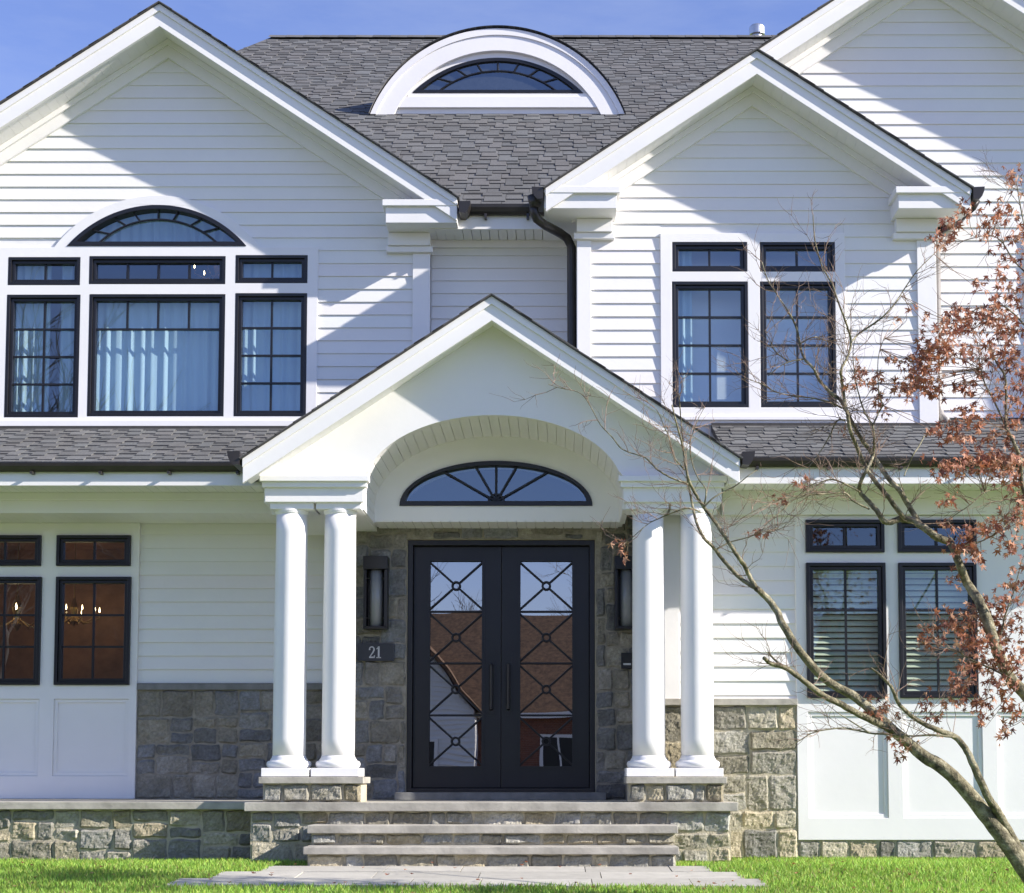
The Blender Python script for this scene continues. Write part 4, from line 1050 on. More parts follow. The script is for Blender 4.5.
# chandeliers
def chandelier(c, sc, nb, label, zc):
    e = empty('chandelier', c, label, 'chandelier'); cx, cy, cz = c; m = MB()
    m.tube([(cx, cy, cz), (cx, cy, zc)], 0.008, 6); m.lathe([(0.01, cz-0.12*sc), (0.05*sc, cz-0.06*sc), (0.03*sc, cz), (0.05*sc, cz+0.1*sc), (0.015, cz+0.22*sc)], cx, cy, 12)
    tips = []
    for k in range(nb):
        a = 2*math.pi*k/nb+0.3; d_ = Vector((math.cos(a), math.sin(a), 0)); R_ = 0.30*sc
        pth = [Vector(c), Vector(c)+d_*R_*0.5+Vector((0, 0, -0.09*sc)), Vector(c)+d_*R_+Vector((0, 0, -0.02*sc)), Vector(c)+d_*R_+Vector((0, 0, 0.05*sc))]
        m.tube(pth, 0.007, 6); tips.append(pth[-1])
    m.build('frame', M['brass'], e)
    if sc > 0.8:
        pl = bpy.data.lights.new('chandelier_glow', 'POINT'); pl.energy = 1.0; pl.color = (1.0, 0.66, 0.36); pl.shadow_soft_size = 0.25
        plo = bpy.data.objects.new('chandelier_glow', pl); COL.objects.link(plo); plo.location = (0, 0, 0.12); plo.parent = e
    for t in tips:
        q = MB(); q.lathe([(0.005*sc, t.z), (0.009*sc, t.z+0.02*sc), (0.007*sc, t.z+0.04*sc), (0.001, t.z+0.065*sc)], t.x, t.y, 10); q.build('bulb', M['bulb'], e, smooth=True)
c1 = P(17, 618, 16.6); chandelier(tuple(c1), 1.1, 8, 'lit brass candle chandelier low in the window at the left edge of the photo', zfrL+0.1)
c2 = P(74, 616, 17.6); chandelier(tuple(c2), 0.9, 10, 'small lit chandelier seen through the downstairs window next to the white siding', zfrL+0.1)
c3 = P(217, 274, 16.03); chandelier(tuple(c3), 0.75, 6, 'lit chandelier behind the transom of the upstairs picture window', ZP(200, 16.2))

# ------------------------------------------------------------------ WALL THINGS BY THE DOOR
def lantern(pxc, label):
    Yw = Ydw-0.035; c = P(pxc, 595, Yw-0.08); e = empty('wall_lantern', (c.x, Yw, ZP(629, Yw)), label, 'wall lantern', 'black wall lanterns beside the front door')
    w = 0.115; zt, zm, zb = ZP(558.5, Yw), ZP(571.5, Yw), ZP(629, Yw)
    m = MB(); m.box(c.x-w, c.x+w, Yw-0.19, Yw+0.01, zm, zt); m.build('top_cap', M['black'], e, bevel=0.004)
    m = MB(); m.box(c.x-0.098, c.x+0.098, Yw-0.012, Yw+0.01, zb, zm-0.001)
    for s_ in (-1, 1): m.box(c.x+s_*0.098-0.014, c.x+s_*0.098+0.014, Yw-0.17, Yw-0.0125, zb, zm-0.001)
    m.box(c.x-0.112, c.x+0.112, Yw-0.17, Yw-0.0127, zb-0.012, zb+0.012); m.build('cage', M['black'], e, bevel=0.003)
    m = MB(); m.lathe([(0.062, zb+0.013), (0.062, zm-0.002)], c.x, Yw-0.085, 32); m.build('glass_tube', M['lampglass'], e, smooth=True)
    m = MB()
    for zz in (zb+0.09, zm-0.08):
        for s_ in (-1, 1): m.tube([(c.x+s_*0.084, Yw-0.13, zz), (c.x+s_*0.058, Yw-0.13, zz)], 0.009, 8)
    m.build('clip', M['black'], e)
lantern(376.3, 'black wall lantern with pale glass tube above the house number plate')
lantern(626.5, 'black wall lantern half hidden behind the column right of the door')
Yw = Ydw-0.03
sgn = empty('house_number', tuple(P(375.5, 652, Yw)), 'dark slate plate with silver number 21 under the lantern', 'house number')
r = R(357.5, 643.5, 394.5, 661, Yw); m = MB(); m.box(r[0], r[1], Yw-0.018, Yw+0.012, r[2], r[3]); m.build('plate', M['slate'], sgn, bevel=0.002)
m = MB(); zb_, zt_ = ZP(658, Yw-0.02), ZP(646.5, Yw-0.02); hh = zt_-zb_
x2 = XP(369.3, 652, Yw-0.02); w2 = 0.055
# numeral 2: bowl, diagonal, foot
def stroke(mb, pts, w0):
    for i in range(len(pts)-1):
        a, b_ = Vector(pts[i][:2]), Vector(pts[i+1][:2]); d_ = (b_-a).normalized(); n_ = Vector((-d_.y, d_.x)); wa, wb = w0*pts[i][2], w0*pts[i+1][2]
        mb.extrude([tuple(a-n_*wa-d_*0.001), tuple(b_-n_*wb+d_*0.001), tuple(b_+n_*wb+d_*0.001), tuple(a+n_*wa-d_*0.001)], 'y', Yw-0.0235-0.0001*i, Yw-0.0185)
pts = [(x2+w2*0.06, zb_+hh*0.70, 1.3), (x2+w2*0.05, zb_+hh*0.80, 0.9)]
pts += [(x2+w2*0.42-w2*0.40*math.cos(math.radians(t)), zb_+hh*0.75+hh*0.22*math.sin(math.radians(t)), 0.7+0.5*(t/180)) for t in range(15, 196, 15)]
pts += [(x2+w2*0.62, zb_+hh*0.48, 1.1), (x2+w2*0.28, zb_+hh*0.24, 0.8), (x2+w2*0.04, zb_+hh*0.06, 0.7)]
stroke(m, pts, 0.0058); stroke(m, [(x2, zb_+hh*0.06, 1.1), (x2+w2*0.86, zb_+hh*0.06, 1.1)], 0.0062); stroke(m, [(x2+w2*0.84, zb_+hh*0.02, 0.8), (x2+w2*0.90, zb_+hh*0.22, 0.8)], 0.006)
x1c = XP(378.7, 652, Yw-0.02)
stroke(m, [(x1c, zb_+0.003, 1.2), (x1c, zt_, 1.2)], 0.0066); stroke(m, [(x1c-0.021, zb_+0.004, 0.8), (x1c+0.021, zb_+0.004, 0.8)], 0.006); stroke(m, [(x1c, zt_-0.004, 0.9), (x1c-0.019, zt_-0.024, 0.7)], 0.006)
m.build('numerals', M['silver'], sgn)
db = empty('doorbell', tuple(P(626.5, 661, Yw)), 'small black doorbell box with a pale slot beside the right column', 'doorbell')
r = R(621, 653, 632, 669, Yw); m = MB(); m.box(r[0], r[1], Yw-0.04, Yw+0.012, r[2], r[3]); m.build('housing', M['black'], db, bevel=0.004)
m = MB(); m.box(r[0]+0.02, r[1]-0.012, Yw-0.043, Yw-0.0405, r[2]+0.035, r[2]+0.052); m.build('slot', M['silver'], db)

# ------------------------------------------------------------------ PATH AND LAWN
def gp(px, py):                     # pixel -> ground
    lo, hi = 3.0, 16.0
    for _ in range(50):
        y = (lo+hi)/2
        if P(px, py, y).z < gz(y): hi = y
        else: lo = y
    y = (lo+hi)/2; p = P(px, py, y); return Vector((p.x, y, gz(y)))
pth = MB(); r = random.Random(5)
yA, yB = 11.72, 13.10
def path_row(y0, y1, x0, x1):
    x = x0
    while x < x1-0.05:
        w = r.uniform(0.5, 1.0)
        if x1-(x+w) < 0.3: w = x1-x
        t = 0.41*r.uniform(0.9, 1.08); dz = r.uniform(-0.004, 0.004); j = 0.0035
        a, b_, c, d = x+j, x+w-j, y0+j, y1-j
        pth.add([(a, c, gz(c)+0.012+dz), (b_, c, gz(c)+0.012+dz), (b_, d, gz(d)+0.012+dz), (a, d, gz(d)+0.012+dz), (a, c, gz(c)-0.04), (b_, c, gz(c)-0.04), (b_, d, gz(d)-0.04), (a, d, gz(d)-0.04)],
                [(0,1,2,3), (0,4,5,1), (1,5,6,2), (2,6,7,3), (3,7,4,0)], (t*1.04, t, t*0.87)); x += w
pxl = XP(300, 875, 12.2); pxr = XP(690, 875, 12.9)
ed = np.linspace(yA, yB, 4)
lefts = [gp(172, 883).x, gp(215, 877).x, gp(262, 871).x]; rights = [gp(770, 888).x, gp(745, 880).x, gp(712, 872).x]
for k in range(3): path_row(ed[k], ed[k+1], lefts[k], rights[k])
tag(pth.build('garden_path', M['path'], tone=True), kind='structure')

def grass_blades(n, x0, x1, y0, y1, h0, h1, wv, seed):
    rg = np.random.default_rng(seed)
    x = rg.uniform(x0, x1, n); y = rg.uniform(y0, y1, n)
    keep = np.ones(n, bool)
    for k in range(3):
        keep &= ~((x > lefts[k]+0.03) & (x < rights[k]-0.03) & (y > ed[k]-0.01) & (y < ed[k+1]+0.02))
    keep &= ~((x > x_p0) & (x < x_p1) & (y > 13.66)); keep &= ~((x < x_p0+0.1) & (y > 14.05)); keep &= ~((x > pl1) & (y > 14.26))
    keep &= ~((x > XP(303, 860, 13.05)) & (x < XP(679, 860, 13.05)) & (y > 13.02))
    x, y = x[keep], y[keep]; n = len(x)
    z = np.where(y >= 13, 0.0, -0.05*(13-y)) - 0.012
    patch = 0.5+0.5*np.sin(x*1.7+1.3*np.sin(y*2.1))*np.cos(y*2.9+x*0.6)
    h = rg.uniform(h0, h1, n)*(0.85+0.3*patch); a = rg.uniform(0, 2*np.pi, n); lean = rg.uniform(0.1, 0.75, n)*h; la = rg.uniform(0, 2*np.pi, n)
    w = rg.uniform(wv*0.7, wv*1.3, n)
    dx, dy = np.cos(a)*w, np.sin(a)*w
    v = np.zeros((n, 5, 3), np.float32)
    v[:, 0] = np.stack([x-dx, y-dy, z], 1); v[:, 1] = np.stack([x+dx, y+dy, z], 1)
    mx_, my_ = x+np.cos(la)*lean*0.35, y+np.sin(la)*lean*0.35
    v[:, 2] = np.stack([mx_+dx*0.8, my_+dy*0.8, z+h*0.6], 1); v[:, 3] = np.stack([mx_-dx*0.8, my_-dy*0.8, z+h*0.6], 1)
    v[:, 4] = np.stack([x+np.cos(la)*lean, y+np.sin(la)*lean, z+h], 1)
    me = bpy.data.meshes.new('grass'); me.vertices.add(n*5); me.vertices.foreach_set('co', v.ravel())
    base = (np.arange(n)*5)[:, None]
    loops = np.concatenate([base+np.array([[0, 1, 2, 3]]), base+np.array([[3, 2, 4]])], 1).astype(np.int32).ravel()
    me.loops.add(len(loops)); me.loops.foreach_set('vertex_index', loops)
    st = np.stack([np.arange(n)*7, np.arange(n)*7+4], 1).astype(np.int32).ravel(); me.polygons.add(2*n)
    me.polygons.foreach_set('loop_start', st)
    at = me.attributes.new('tone', 'FLOAT_COLOR', 'FACE')
    t = 1.3*rg.uniform(0.6, 1.25, n)*(0.82+0.32*patch); yl = rg.uniform(0, 1, n)**3
    c = np.stack([t*(0.215+0.17*yl), t*(0.385+0.05*yl), t*(0.055+0.03*yl), np.ones(n)], 1).astype(np.float32)
    dead = rg.uniform(0, 1, n) < 0.06; c[dead] = (0.30, 0.22, 0.10, 1)
    at.data.foreach_set('color', np.repeat(c, 2, 0).ravel())
    me.materials.append(M['grass']); me.update(calc_edges=True); me.validate()
    return me
m1 = grass_blades(230000, -7.2, 7.2, 9.3, 14.9, 0.030, 0.062, 0.0042, 3)
go = bpy.data.objects.new('grass', m1); COL.objects.link(go); tag(go, 'short bright green lawn grass in front of the house and path', 'grass', kind='stuff')
m2 = grass_blades(60000, -6.5, 6.5, 5.0, 9.3, 0.04, 0.07, 0.006, 4)
go2 = bpy.data.objects.new('grass', m2); COL.objects.link(go2); tag(go2, 'short bright green lawn grass nearest the street', 'grass', kind='stuff')

# ------------------------------------------------------------------ JAPANESE MAPLE
YT = 10.3
maple = empty('maple_tree', tuple(gp(1056, 911)), 'leaning Japanese maple with bare mossy branches and clusters of rust red leaves', 'tree')
tm = MB(); tw = MB(); rt = random.Random(99)
ends = []          # points twigs can grow from: (pos, dir, radius)
ALLP = []
def smooth_path(pts, n=5):
    P_ = [Vector(p) for p in pts]; out = []
    for i in range(len(P_)-1):
        p0, p1, p2, p3 = P_[max(i-1, 0)], P_[i], P_[i+1], P_[min(i+2, len(P_)-1)]
        for k in range(n):
            t = k/n; out.append(0.5*((2*p1)+(-p0+p2)*t+(2*p0-5*p1+4*p2-p3)*t*t+(-p0+3*p1-3*p2+p3)*t**3))
    out.append(P_[-1]); return out
def limb(pts, w0, w1, y0=YT, y1=None, tgt=None, wig=0.0022):
    """pts in photo pixels on planes receding from y0 to y1; widths in pixels"""
    y1 = y0 if y1 is None else y1; k = len(pts); W3 = []
    for i, (a, b_) in enumerate(pts):
        t = i/(k-1); W3.append(P(a, b_, y0+(y1-y0)*t + (0.05*math.sin(i*1.7+a*0.05) if 0 < i < k-1 else 0)))
    sp = smooth_path(W3, 5); n_ = len(sp)
    rad = []
    for i in range(n_):
        t = i/(n_-1); r_ = (w0+(w1-w0)*t)*0.5*YT/F; rad.append(r_*0.77*(1+0.02*math.sin(i*0.7+w0)))
        if 0 < i < n_-1: sp[i] = sp[i]+Vector((rt.uniform(-1, 1), rt.uniform(-1, 1), rt.uniform(-1, 1)))*wig*min(1, r_*60)
    (tgt or tm).tube(sp, rad, 10 if w0 > 4 else 6)
    for i in range(1, n_):
        ALLP.append((sp[i], (sp[i]-sp[i-1]).normalized(), rad[i]))
    return sp
Yq = YT
limb([(1060, 916), (1042, 893), (1024, 868), (1000, 834), (974, 800), (947, 771), (925, 757), (907, 742), (894, 731)], 26, 14)
limb([(894, 731), (873, 712), (852, 695), (830, 683), (812, 666), (797, 647), (783, 625), (777, 611), (768, 599), (756, 588)], 13, 8)
limb([(756, 588), (750, 577), (744, 565), (739, 558), (729, 543), (717, 525), (704, 507), (695, 493), (689, 480), (685.7, 466), (683.7, 452), (680.6, 438), (675.6, 420), (672, 405)], 6.5, 1.8, YT, YT-0.3)
limb([(756, 588), (740, 578), (724, 561), (714, 548), (704, 538), (697, 524), (694, 512), (691, 498), (688, 482), (684, 455), (681, 420), (679, 395)], 6, 1.4, YT, YT+0.3)
limb([(894, 732), (882, 725), (864, 717), (842, 705), (821, 694), (803, 680), (784, 667), (772, 664), (764, 658)], 10, 5, YT, YT-0.5)
limb([(784, 667), (775, 660), (768, 652)], 4, 1.5, YT-0.4)
limb([(905, 736), (885, 734), (870, 733), (856, 730), (842, 728), (815, 732), (797, 742), (778, 751)], 3.2, 1, YT, YT-0.4)
limb([(870, 733), (852, 722), (838, 713)], 2.5, 0.9, YT-0.2)
limb([(1042, 893), (1020, 851), (1001, 818), (986, 793), (974, 766), (965, 748), (955, 737), (940, 731), (919, 721), (900, 705), (891, 687), (880, 675), (871, 668)], 13, 2.4, YT, YT-0.4)
limb([(955, 737), (931, 735), (912, 736), (896, 735)], 3.5, 1.5, YT-0.2)
limb([(1056, 911), (1068, 850), (1066, 780), (1048, 725), (1024, 693), (1010, 678), (998, 653), (988, 622), (979, 601), (973, 592), (966, 581), (960, 566), (954, 550), (950, 541)], 20, 9, YT, YT+0.2)
limb([(950, 541), (937, 537), (924, 528), (914, 521), (900, 519), (891, 522), (884, 521), (877, 511), (869, 502), (860, 492), (861, 481), (867, 470), (873, 456), (874, 441), (873, 425)], 11, 2.6, YT+0.2, YT)
limb([(914, 521), (905, 519), (895, 506), (885, 493), (873, 478), (863, 462), (856, 445), (850, 429), (847, 412), (844, 398), (842, 381), (841, 370), (847, 358), (851, 342), (847, 326), (839, 304), (832, 284), (822, 266), (815, 240), (813, 215)], 7, 1.2, YT+0.2, YT-0.3)
limb([(919, 523), (909, 506), (899, 490), (889, 479), (879, 465), (869, 449), (861, 438), (853, 424), (847, 411), (839, 399), (827, 389), (818, 378), (814, 369), (804, 358), (800, 344), (797, 330), (792, 318), (786, 308), (780, 299), (768, 280), (762, 262)], 7.5, 1.2, YT+0.2, YT+0.4)
limb([(851, 342), (861, 332), (879, 320), (893, 306), (905, 288), (917, 271), (934, 254)], 3, 1, YT-0.2)
limb([(800, 344), (814, 337), (826, 341), (835, 340)], 2.2, 0.8, YT+0.3)
limb([(804, 359), (792, 361), (780, 366), (768, 376)], 2.4, 0.9, YT+0.3)
limb([(788, 361), (778, 354), (773, 348), (770, 340), (764, 330)], 2, 0.8, YT+0.3)
limb([(842, 408), (829, 402), (812, 398), (794, 396), (776, 392), (762, 384), (750, 380)], 3, 0.9, YT+0.2)
limb([(873, 425), (865, 413), (859, 395), (855, 376), (853, 350), (858, 330)], 2.6, 0.9, YT)
limb([(873, 425), (879, 412), (883, 404), (879, 396), (878, 360), (884, 338)], 2.6, 0.9, YT)
limb([(845, 420), (837, 421), (829, 437), (818, 455), (808, 468)], 2.4, 0.9, YT+0.1)
limb([(924, 436), (919, 446), (913, 455), (908, 466), (904, 476)], 2.2, 1.6, YT-0.6)
limb([(860, 492), (841, 482), (827, 480), (810, 490), (796, 498), (780, 512), (766, 524)], 2.8, 0.9, YT, YT-0.3)
limb([(869, 509), (853, 501), (845, 493), (825, 494), (804, 495), (780, 500), (760, 508), (742, 518)], 2.8, 0.9, YT, YT-0.4)
limb([(704, 507), (716, 496), (735, 486), (748, 476), (757, 470)], 2.2, 0.8, YT-0.2)
limb([(688, 484), (672, 478), (658, 470), (646, 458), (638, 455), (622, 449), (612, 437), (600, 424), (588, 402), (578, 392), (560, 388), (548, 384)], 2.6, 0.8, YT, YT+0.1)
limb([(685, 470), (676, 460), (671, 448), (669, 437), (664, 426), (658, 412), (652, 405)], 2.4, 0.9, YT-0.2)
limb([(700, 512), (688, 508), (672, 513), (660, 518), (648, 524), (634, 536), (622, 546)], 2.2, 0.8, YT)
limb([(704, 507), (706, 490), (698, 478), (692, 462), (690, 444), (696, 424), (704, 408)], 2.2, 0.8, YT-0.1)
limb([(717, 549), (730, 542), (746, 538), (760, 533), (778, 528)], 2.2, 0.8, YT)
limb([(1066, 780), (1085, 690), (1068, 590), (1040, 525), (1023, 488), (1021, 462), (1013, 441), (1006, 426), (1006, 405), (1005, 377), (996, 362), (990, 345)], 9, 1.6, YT, YT+0.2)
limb([(1006, 430), (1002, 418), (994, 401), (985, 384), (980, 365), (978, 346), (972, 330)], 3, 1.0, YT+0.2)
limb([(1040, 525), (1050, 440), (1044, 350), (1034, 270), (1022, 215), (1016, 180)], 5, 1.2, YT+0.2, YT+0.5)
limb([(1044, 350), (1020, 320), (1000, 305), (975, 310), (955, 325)], 3, 1, YT+0.3)
limb([(1034, 280), (1015, 262), (1000, 240), (985, 236), (965, 240)], 2.4, 0.8, YT+0.4)
limb([(1048, 520), (1020, 480), (1000, 488), (985, 492), (970, 505), (955, 515), (944, 524)], 3, 0.9, YT+0.1)
limb([(1024, 500), (1013, 499), (1003, 499)], 3, 1.5, YT)
limb([(1010, 678), (990, 668), (972, 660), (955, 650), (940, 645)], 3, 1, YT)
limb([(998, 653), (1004, 620), (1014, 590), (1022, 560)], 3, 1, YT+0.1)
limb([(954, 550), (966, 545), (984, 540), (1000, 530), (1012, 520)], 2.6, 1, YT+0.1)
limb([(1048, 725), (1070, 640), (1110, 560), (1150, 480), (1180, 400)], 9, 3, YT, YT+0.8)
limb([(1085, 690), (1130, 620), (1170, 560), (1220, 520)], 7, 2, YT, YT-1.0)
trunk = tm.build('trunk', M['bark'], maple, smooth=True)
# fine twigs
def twig(p, d, L, r_, lvl):
    k = 4; pts = [Vector(p)]; dd = Vector(d)
    for i in range(k):
        dd = (dd + Vector((rt.uniform(-1, 1), rt.uniform(-1, 1), rt.uniform(-0.7, 1)))*0.34).normalized(); pts.append(pts[-1]+dd*L/k)
    tw.tube(pts, [r_*(1-0.6*i/k) for i in range(k+1)], 4, caps=False)
    if lvl > 0:
        for i in range(1, k+1):
            for _ in range(1 if rt.random() < 0.75 else 2):
                s_ = (dd+Vector((rt.uniform(-1, 1), rt.uniform(-1, 1), rt.uniform(-0.8, 0.9)))*0.9).normalized(); twig(pts[i], s_, L*rt.uniform(0.35, 0.65), r_*0.6, lvl-1)
for (p, d_, r_) in ALLP:
    if r_ < 0.016 and rt.random() < (0.26 if p.x > 1.2 else 0.13) and p.x < 3.4:
        s_ = (d_*0.8+Vector((rt.uniform(-1, 0.8), rt.uniform(-0.8, 0.8), rt.uniform(-0.5, 0.9)))).normalized()
        twig(p, s_, rt.uniform(0.12, 0.34), 0.0026, 1 if rt.random() < 0.7 else 2)
    elif r_ < 0.02 and rt.random() < 0.15:
        s_ = (d_*0.5+Vector((rt.uniform(-1, 1), rt.uniform(-0.8, 0.8), rt.uniform(-0.5, 0.9)))).normalized(); twig(p, s_, rt.uniform(0.15, 0.3), 0.003, 1)
tw.build('twigs', M['twig'], maple)
# rust leaves: palmate, folded, in clusters
LC = [(1016, 178, 10, 10, 14), (1003, 215, 14, 16, 22), (1018, 232, 8, 16, 12), (985, 222, 10, 8, 7), (968, 208, 8, 8, 8), (955, 222, 14, 7, 12), (935, 240, 8, 12, 10), (948, 236, 10, 8, 10), (985, 235, 10, 7, 7), (1010, 255, 14, 10, 12), (1018, 290, 10, 14, 14),
      (1005, 275, 12, 10, 10), (975, 283, 6, 7, 7), (1000, 300, 20, 10, 22), (985, 315, 26, 10, 40), (1005, 330, 18, 14, 40), (965, 325, 18, 10, 24), (945, 330, 12, 12, 20), (955, 310, 8, 6, 6), (930, 345, 12, 14, 26), (945, 355, 10, 14, 24), (922, 360, 12, 14, 32), (920, 380, 14, 14, 44), (908, 388, 12, 10, 26), (932, 385, 10, 14, 20), (895, 360, 10, 4, 8),
      (975, 350, 24, 12, 30), (1008, 355, 16, 12, 26), (985, 375, 24, 8, 14), (1018, 370, 8, 12, 12), (960, 388, 10, 6, 10), (972, 393, 6, 5, 5), (965, 408, 12, 6, 8), (1000, 395, 10, 8, 8), (1016, 400, 8, 14, 12), (950, 424, 12, 6, 14), (975, 420, 18, 8, 20), (1014, 420, 10, 10, 14), (935, 432, 10, 5, 8), (965, 438, 20, 6, 16), (1000, 440, 16, 8, 14),
      (975, 462, 30, 12, 70), (1005, 465, 18, 14, 40), (945, 470, 12, 8, 18), (937, 479, 4, 5, 4), (1018, 490, 8, 16, 18), (1018, 515, 10, 14, 22), (1002, 520, 10, 10, 14), (948, 500, 8, 6, 9), (1008, 545, 14, 10, 14), (990, 530, 14, 10, 16), (970, 530, 12, 6, 14), (965, 545, 14, 8, 24), (978, 555, 10, 8, 12), (946, 524, 8, 5, 7), (1015, 585, 10, 16, 18), (1005, 600, 12, 8, 12),
      (985, 612, 22, 12, 46), (955, 625, 24, 12, 50), (930, 640, 12, 8, 16), (1000, 632, 20, 16, 46), (975, 645, 24, 10, 30), (1015, 655, 10, 16, 24), (988, 660, 16, 14, 26), (965, 672, 12, 10, 14), (1005, 685, 16, 14, 26), (960, 688, 12, 10, 16), (978, 704, 16, 10, 18), (955, 700, 10, 8, 10), (1012, 712, 10, 10, 10), (982, 722, 5, 8, 6), (1004, 735, 5, 9, 6),
      (862, 372, 6, 10, 7), (860, 382, 8, 5, 5), (846, 386, 4, 5, 4), (883, 405, 6, 9, 10), (877, 375, 4, 5, 4), (870, 386, 5, 5, 4), (897, 320, 4, 4, 3), (880, 395, 6, 4, 5), (803, 481, 5, 5, 6), (780, 500, 5, 4, 5), (755, 533, 4, 4, 4), (765, 533, 3, 3, 3), (886, 707, 8, 6, 8), (870, 712, 10, 5, 6), (893, 730, 8, 10, 8), (905, 748, 8, 8, 8), (940, 731, 6, 4, 5), (899, 755, 3, 4, 3), (868, 698, 6, 4, 4), (925, 700, 6, 8, 5), (935, 715, 6, 5, 5),
      (622, 545, 4, 4, 3), (624, 556, 3, 6, 3), (612, 541, 3, 3, 1), (911, 310, 5, 4, 3), (927, 315, 3, 3, 2), (843, 430, 4, 4, 2), (955, 578, 8, 8, 6), (1060, 300, 30, 60, 60), (1060, 450, 30, 70, 60), (1065, 600, 30, 60, 50)]
lv = MB()
LEAFSH = []
for k in range(5):
    a = math.radians(90 + (k-2)*48); L = (1.0, 0.9, 0.62)[abs(k-2)]
    if k: LEAFSH.append((0.30*math.cos(a-math.radians(24)), 0.30*math.sin(a-math.radians(24))))
    LEAFSH += [(0.6*L*math.cos(a-0.20), 0.6*L*math.sin(a-0.20)), (L*math.cos(a), L*math.sin(a)), (0.6*L*math.cos(a+0.20), 0.6*L*math.sin(a+0.20))]
LEAFSH.append((0.0, -0.12))
LCOL = [(0.30, 0.125, 0.068), (0.23, 0.085, 0.048), (0.36, 0.165, 0.09), (0.46, 0.26, 0.165), (0.16, 0.058, 0.038), (0.33, 0.125, 0.06)]
for (cx, cy, rx, ry, n_) in LC:
    yc = YT+0.1+rt.uniform(-0.25, 0.25)
    ctr = P(cx, cy, yc)
    best = min(ALLP, key=lambda q: (q[0]-ctr).length_squared)
    for _ in range(max(2, n_//6)):
        q = P(cx+rt.uniform(-rx, rx), cy+rt.uniform(-ry, ry), yc+rt.uniform(-0.1, 0.1)); md = best[0].lerp(q, 0.5)+Vector((rt.uniform(-.03, .03),)*3)
        tw2 = [best[0], md, q]
        lv_t = tw2
        lvp = MB
        LT = lv_t
        ALLT = None
        tmq = LT
        if (q-best[0]).length < 0.7:
            if 'TWX' not in globals(): TWX = MB()
            TWX.tube(tmq, [0.0026, 0.002, 0.0012], 4, caps=False)
    for _ in range(int(n_*2.2)):
        gx, gy = rt.gauss(0, 0.62), rt.gauss(0, 0.62)
        p = P(cx+gx*rx, cy+gy*ry, yc+rt.uniform(-0.16, 0.16)); s_ = rt.uniform(0.026, 0.048)
        # leaves hang: blade points down and out, half curled
        dn = Vector((rt.uniform(-0.7, 0.7), rt.uniform(-0.7, 0.7), rt.uniform(-1.0, 0.3))).normalized(); sd = dn.cross(Vector((rt.uniform(-1, 1), rt.uniform(-1, 1), rt.uniform(-0.3, 0.3)))).normalized(); nn = dn.cross(sd)
        fold = rt.uniform(0.1, 0.6); curl = rt.uniform(-0.5, 0.5)
        vs_ = [p + (sd*u + dn*v)*s_ + nn*(fold*abs(u)*s_ + curl*v*v*s_) for (u, v) in LEAFSH]; k = len(vs_)
        vs_.append(p+dn*s_*0.15)
        t = rt.uniform(0.8, 1.5); c0 = rt.choice(LCOL)
        lv.add(vs_, [(i, (i+1) % k, k) for i in range(k)], tuple(t*q for q in c0))
TWX.build('leaf_stalks', M['twig'], maple)
lv.build('crown', M['leaf'], maple, tone=True, recalc=False)

# a few fallen leaves on the grass
fl_ = MB()
for _ in range(150):
    x, y = rt.uniform(-5, 5), rt.uniform(10, 13.3); z = gz(y)+rt.uniform(0.02, 0.045); s_ = rt.uniform(0.02, 0.034); a = rt.uniform(0, 6.28)
    vs_ = [Vector((x+s_*(u*math.cos(a)-v*math.sin(a)), y+s_*(u*math.sin(a)+v*math.cos(a)), z+s_*0.5*abs(u)+rt.uniform(0, 0.006))) for (u, v) in LEAFSH]; k = len(vs_); vs_.append(Vector((x, y, z)))
    c0 = rt.choice(LCOL); fl_.add(vs_, [(i, (i+1) % k, k) for i in range(k)], tuple(1.2*q for q in c0))
tag(fl_.build('fallen_leaves', M['leaf'], tone=True, recalc=False), 'few dry brown leaves scattered on the lawn', 'fallen leaves', kind='stuff')

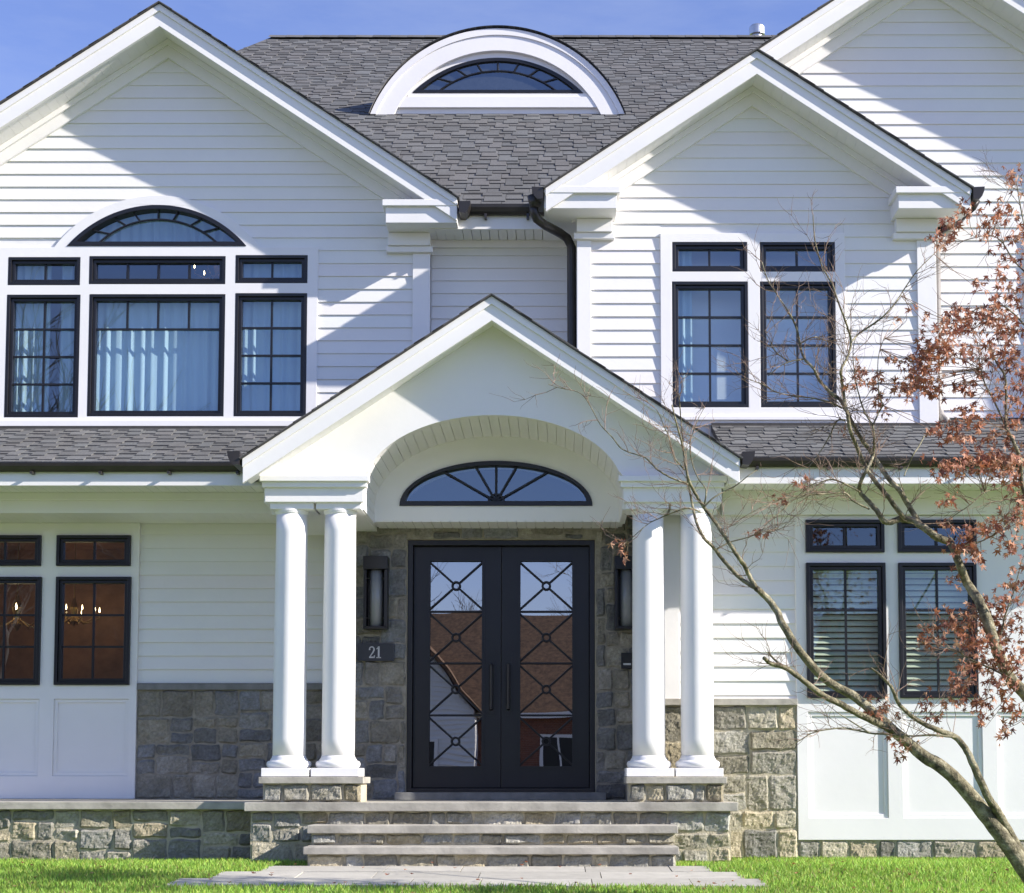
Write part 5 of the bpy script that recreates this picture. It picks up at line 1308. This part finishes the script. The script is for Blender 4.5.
# ------------------------------------------------------------------ ACROSS THE STREET (seen in the glass)
def neighbour(x0, x1, yf, ze, zr, label, gable=None):
    e = empty('neighbour_house', ((x0+x1)/2, yf, -0.58), label, 'house')
    d = 9.0; m = MB(); m.box(x0, x1, yf-d, yf, -0.8, ze); m.build('brick_wall', M['brick'], e)
    m = MB(); o = 0.4; m.extrude([(yf+o, ze-0.1), (yf-d/2, zr), (yf-d-o, ze-0.1), (yf-d-o, ze+0.05), (yf-d/2, zr+0.18), (yf+o, ze+0.05)], 'x', x0-o, x1+o); m.build('roof', M['brownroof'], e)
    m = MB(); m.box(x0-o, x1+o, yf+o+0.001, yf+o+0.04, ze-0.2, ze+0.04); m.build('fascia', M['trim'], e)
    n_ = max(2, int((x1-x0)/3.2))
    for k in range(n_):
        x = x0+(x1-x0)*(k+0.5)/n_
        m = MB(); m.extrude(rect(x-0.65, x+0.65, 0.3, 2.1), 'y', yf+0.001, yf+0.06, [rect(x-0.52, x+0.52, 0.42, 1.98)]); m.box(x-0.03, x+0.03, yf+0.001, yf+0.05, 0.42, 1.98); w_ = m.build('window', M['trim'], e)
        m = MB(); m.box(x-0.52, x+0.52, yf-0.02, yf+0.01, 0.42, 1.98); m.build('pane', M['black'], w_)
    if gable:
        gx, gw, gz1, gzr = gable; m = MB(); m.extrude([(gx-gw, -0.8), (gx+gw, -0.8), (gx+gw, gz1), (gx, gzr), (gx-gw, gz1)], 'y', yf-4, yf+1.6); gwo = m.build('gable_wing', M['siding'], e)
        m = MB(); z = -0.5
        while z < gzr-0.2:
            w = gw-0.02 if z < gz1 else (gw-0.02)*(gzr-z-0.12)/(gzr-gz1)
            if w > 0.05: m.extrude([(yf+1.602, z), (yf+1.66, z), (yf+1.61, z+0.16)], 'x', gx-w, gx+w)
            z += 0.16
        m.build('clapboards', M['siding'], gwo)
        m = MB(); m.extrude(rect(gx-0.6, gx+0.6, 0.5, 1.9), 'y', yf+1.67, yf+1.72, [rect(gx-0.5, gx+0.5, 0.6, 1.8)]); w_ = m.build('window', M['trim'], e)
        m = MB(); m.box(gx-0.5, gx+0.5, yf+1.665, yf+1.69, 0.6, 1.8); m.build('pane', M['black'], w_)
        m = MB()
        for s_ in (-1, 1): m.extrude([(gx, gzr+0.02), (gx+s_*(gw+0.3), gz1-0.25), (gx+s_*(gw+0.3), gz1-0.1), (gx, gzr+0.2)], 'y', yf-4, yf+1.9)
        m.build('wing_roof', M['brownroof'], e)
neighbour(-9.0, 5.5, -24.0, 2.9, 6.6, 'red brick house across the street with white gable, mirrored in the door glass', (-4.6, 1.7, 3.0, 5.2))
neighbour(-30.0, -12.5, -22.0, 2.7, 9.4, 'long red brick house across the street mirrored in the downstairs left windows')
neighbour(10.0, 24.0, -25.0, 3.4, 6.4, 'low brick house across the street facing the right bay')
def bare_tree(x, y, h, label, seed):
    e = empty('bare_tree', (x, y, -0.58), label, 'tree', 'bare trees across the street'); r = random.Random(seed); m = MB(); t2 = MB()
    def grow(p, d, L, rad, lvl):
        k = 4; pts = [p]; dd = d
        for i in range(k):
            dd = (dd+Vector((r.uniform(-1, 1), r.uniform(-1, 1), r.uniform(-0.3, 0.6)))*0.16).normalized(); pts.append(pts[-1]+dd*L/k)
        (m if lvl > 2 else t2).tube(pts, [rad*(1-0.4*i/k) for i in range(k+1)], 7 if lvl > 3 else 4, caps=False)
        if lvl == 0: return
        for i in range(2, k+1):
            for _ in range(2 if i == k else 1):
                s_ = (dd+Vector((r.uniform(-1, 1), r.uniform(-1, 1), r.uniform(-0.3, 0.7)))*0.75).normalized(); grow(pts[i], s_, L*r.uniform(0.6, 0.8), rad*0.52, lvl-1)
    grow(Vector((x, y, -0.8)), Vector((0, 0, 1)), h*0.36, h*0.022, 5)
    m.build('trunk', M['greybark'], e, smooth=True); t2.build('crown', M['greybark'], e)
bare_tree(-17, -18, 13, 'tall bare tree across the street mirrored in the upstairs left windows', 1)
bare_tree(-24, -30, 19, 'bare tree behind the long brick house across the street', 2)
bare_tree(-3.5, -36, 10.5, 'bare tree rising behind the gabled brick house across the street', 3)
bare_tree(2.5, -35, 9.5, 'smaller bare tree behind the gabled brick house across the street', 4)
bare_tree(-11, -16, 11, 'bare tree by the kerb between the two brick houses across the street', 5)
bare_tree(13, -17, 15, 'bare tree across the street opposite the right bay', 6)
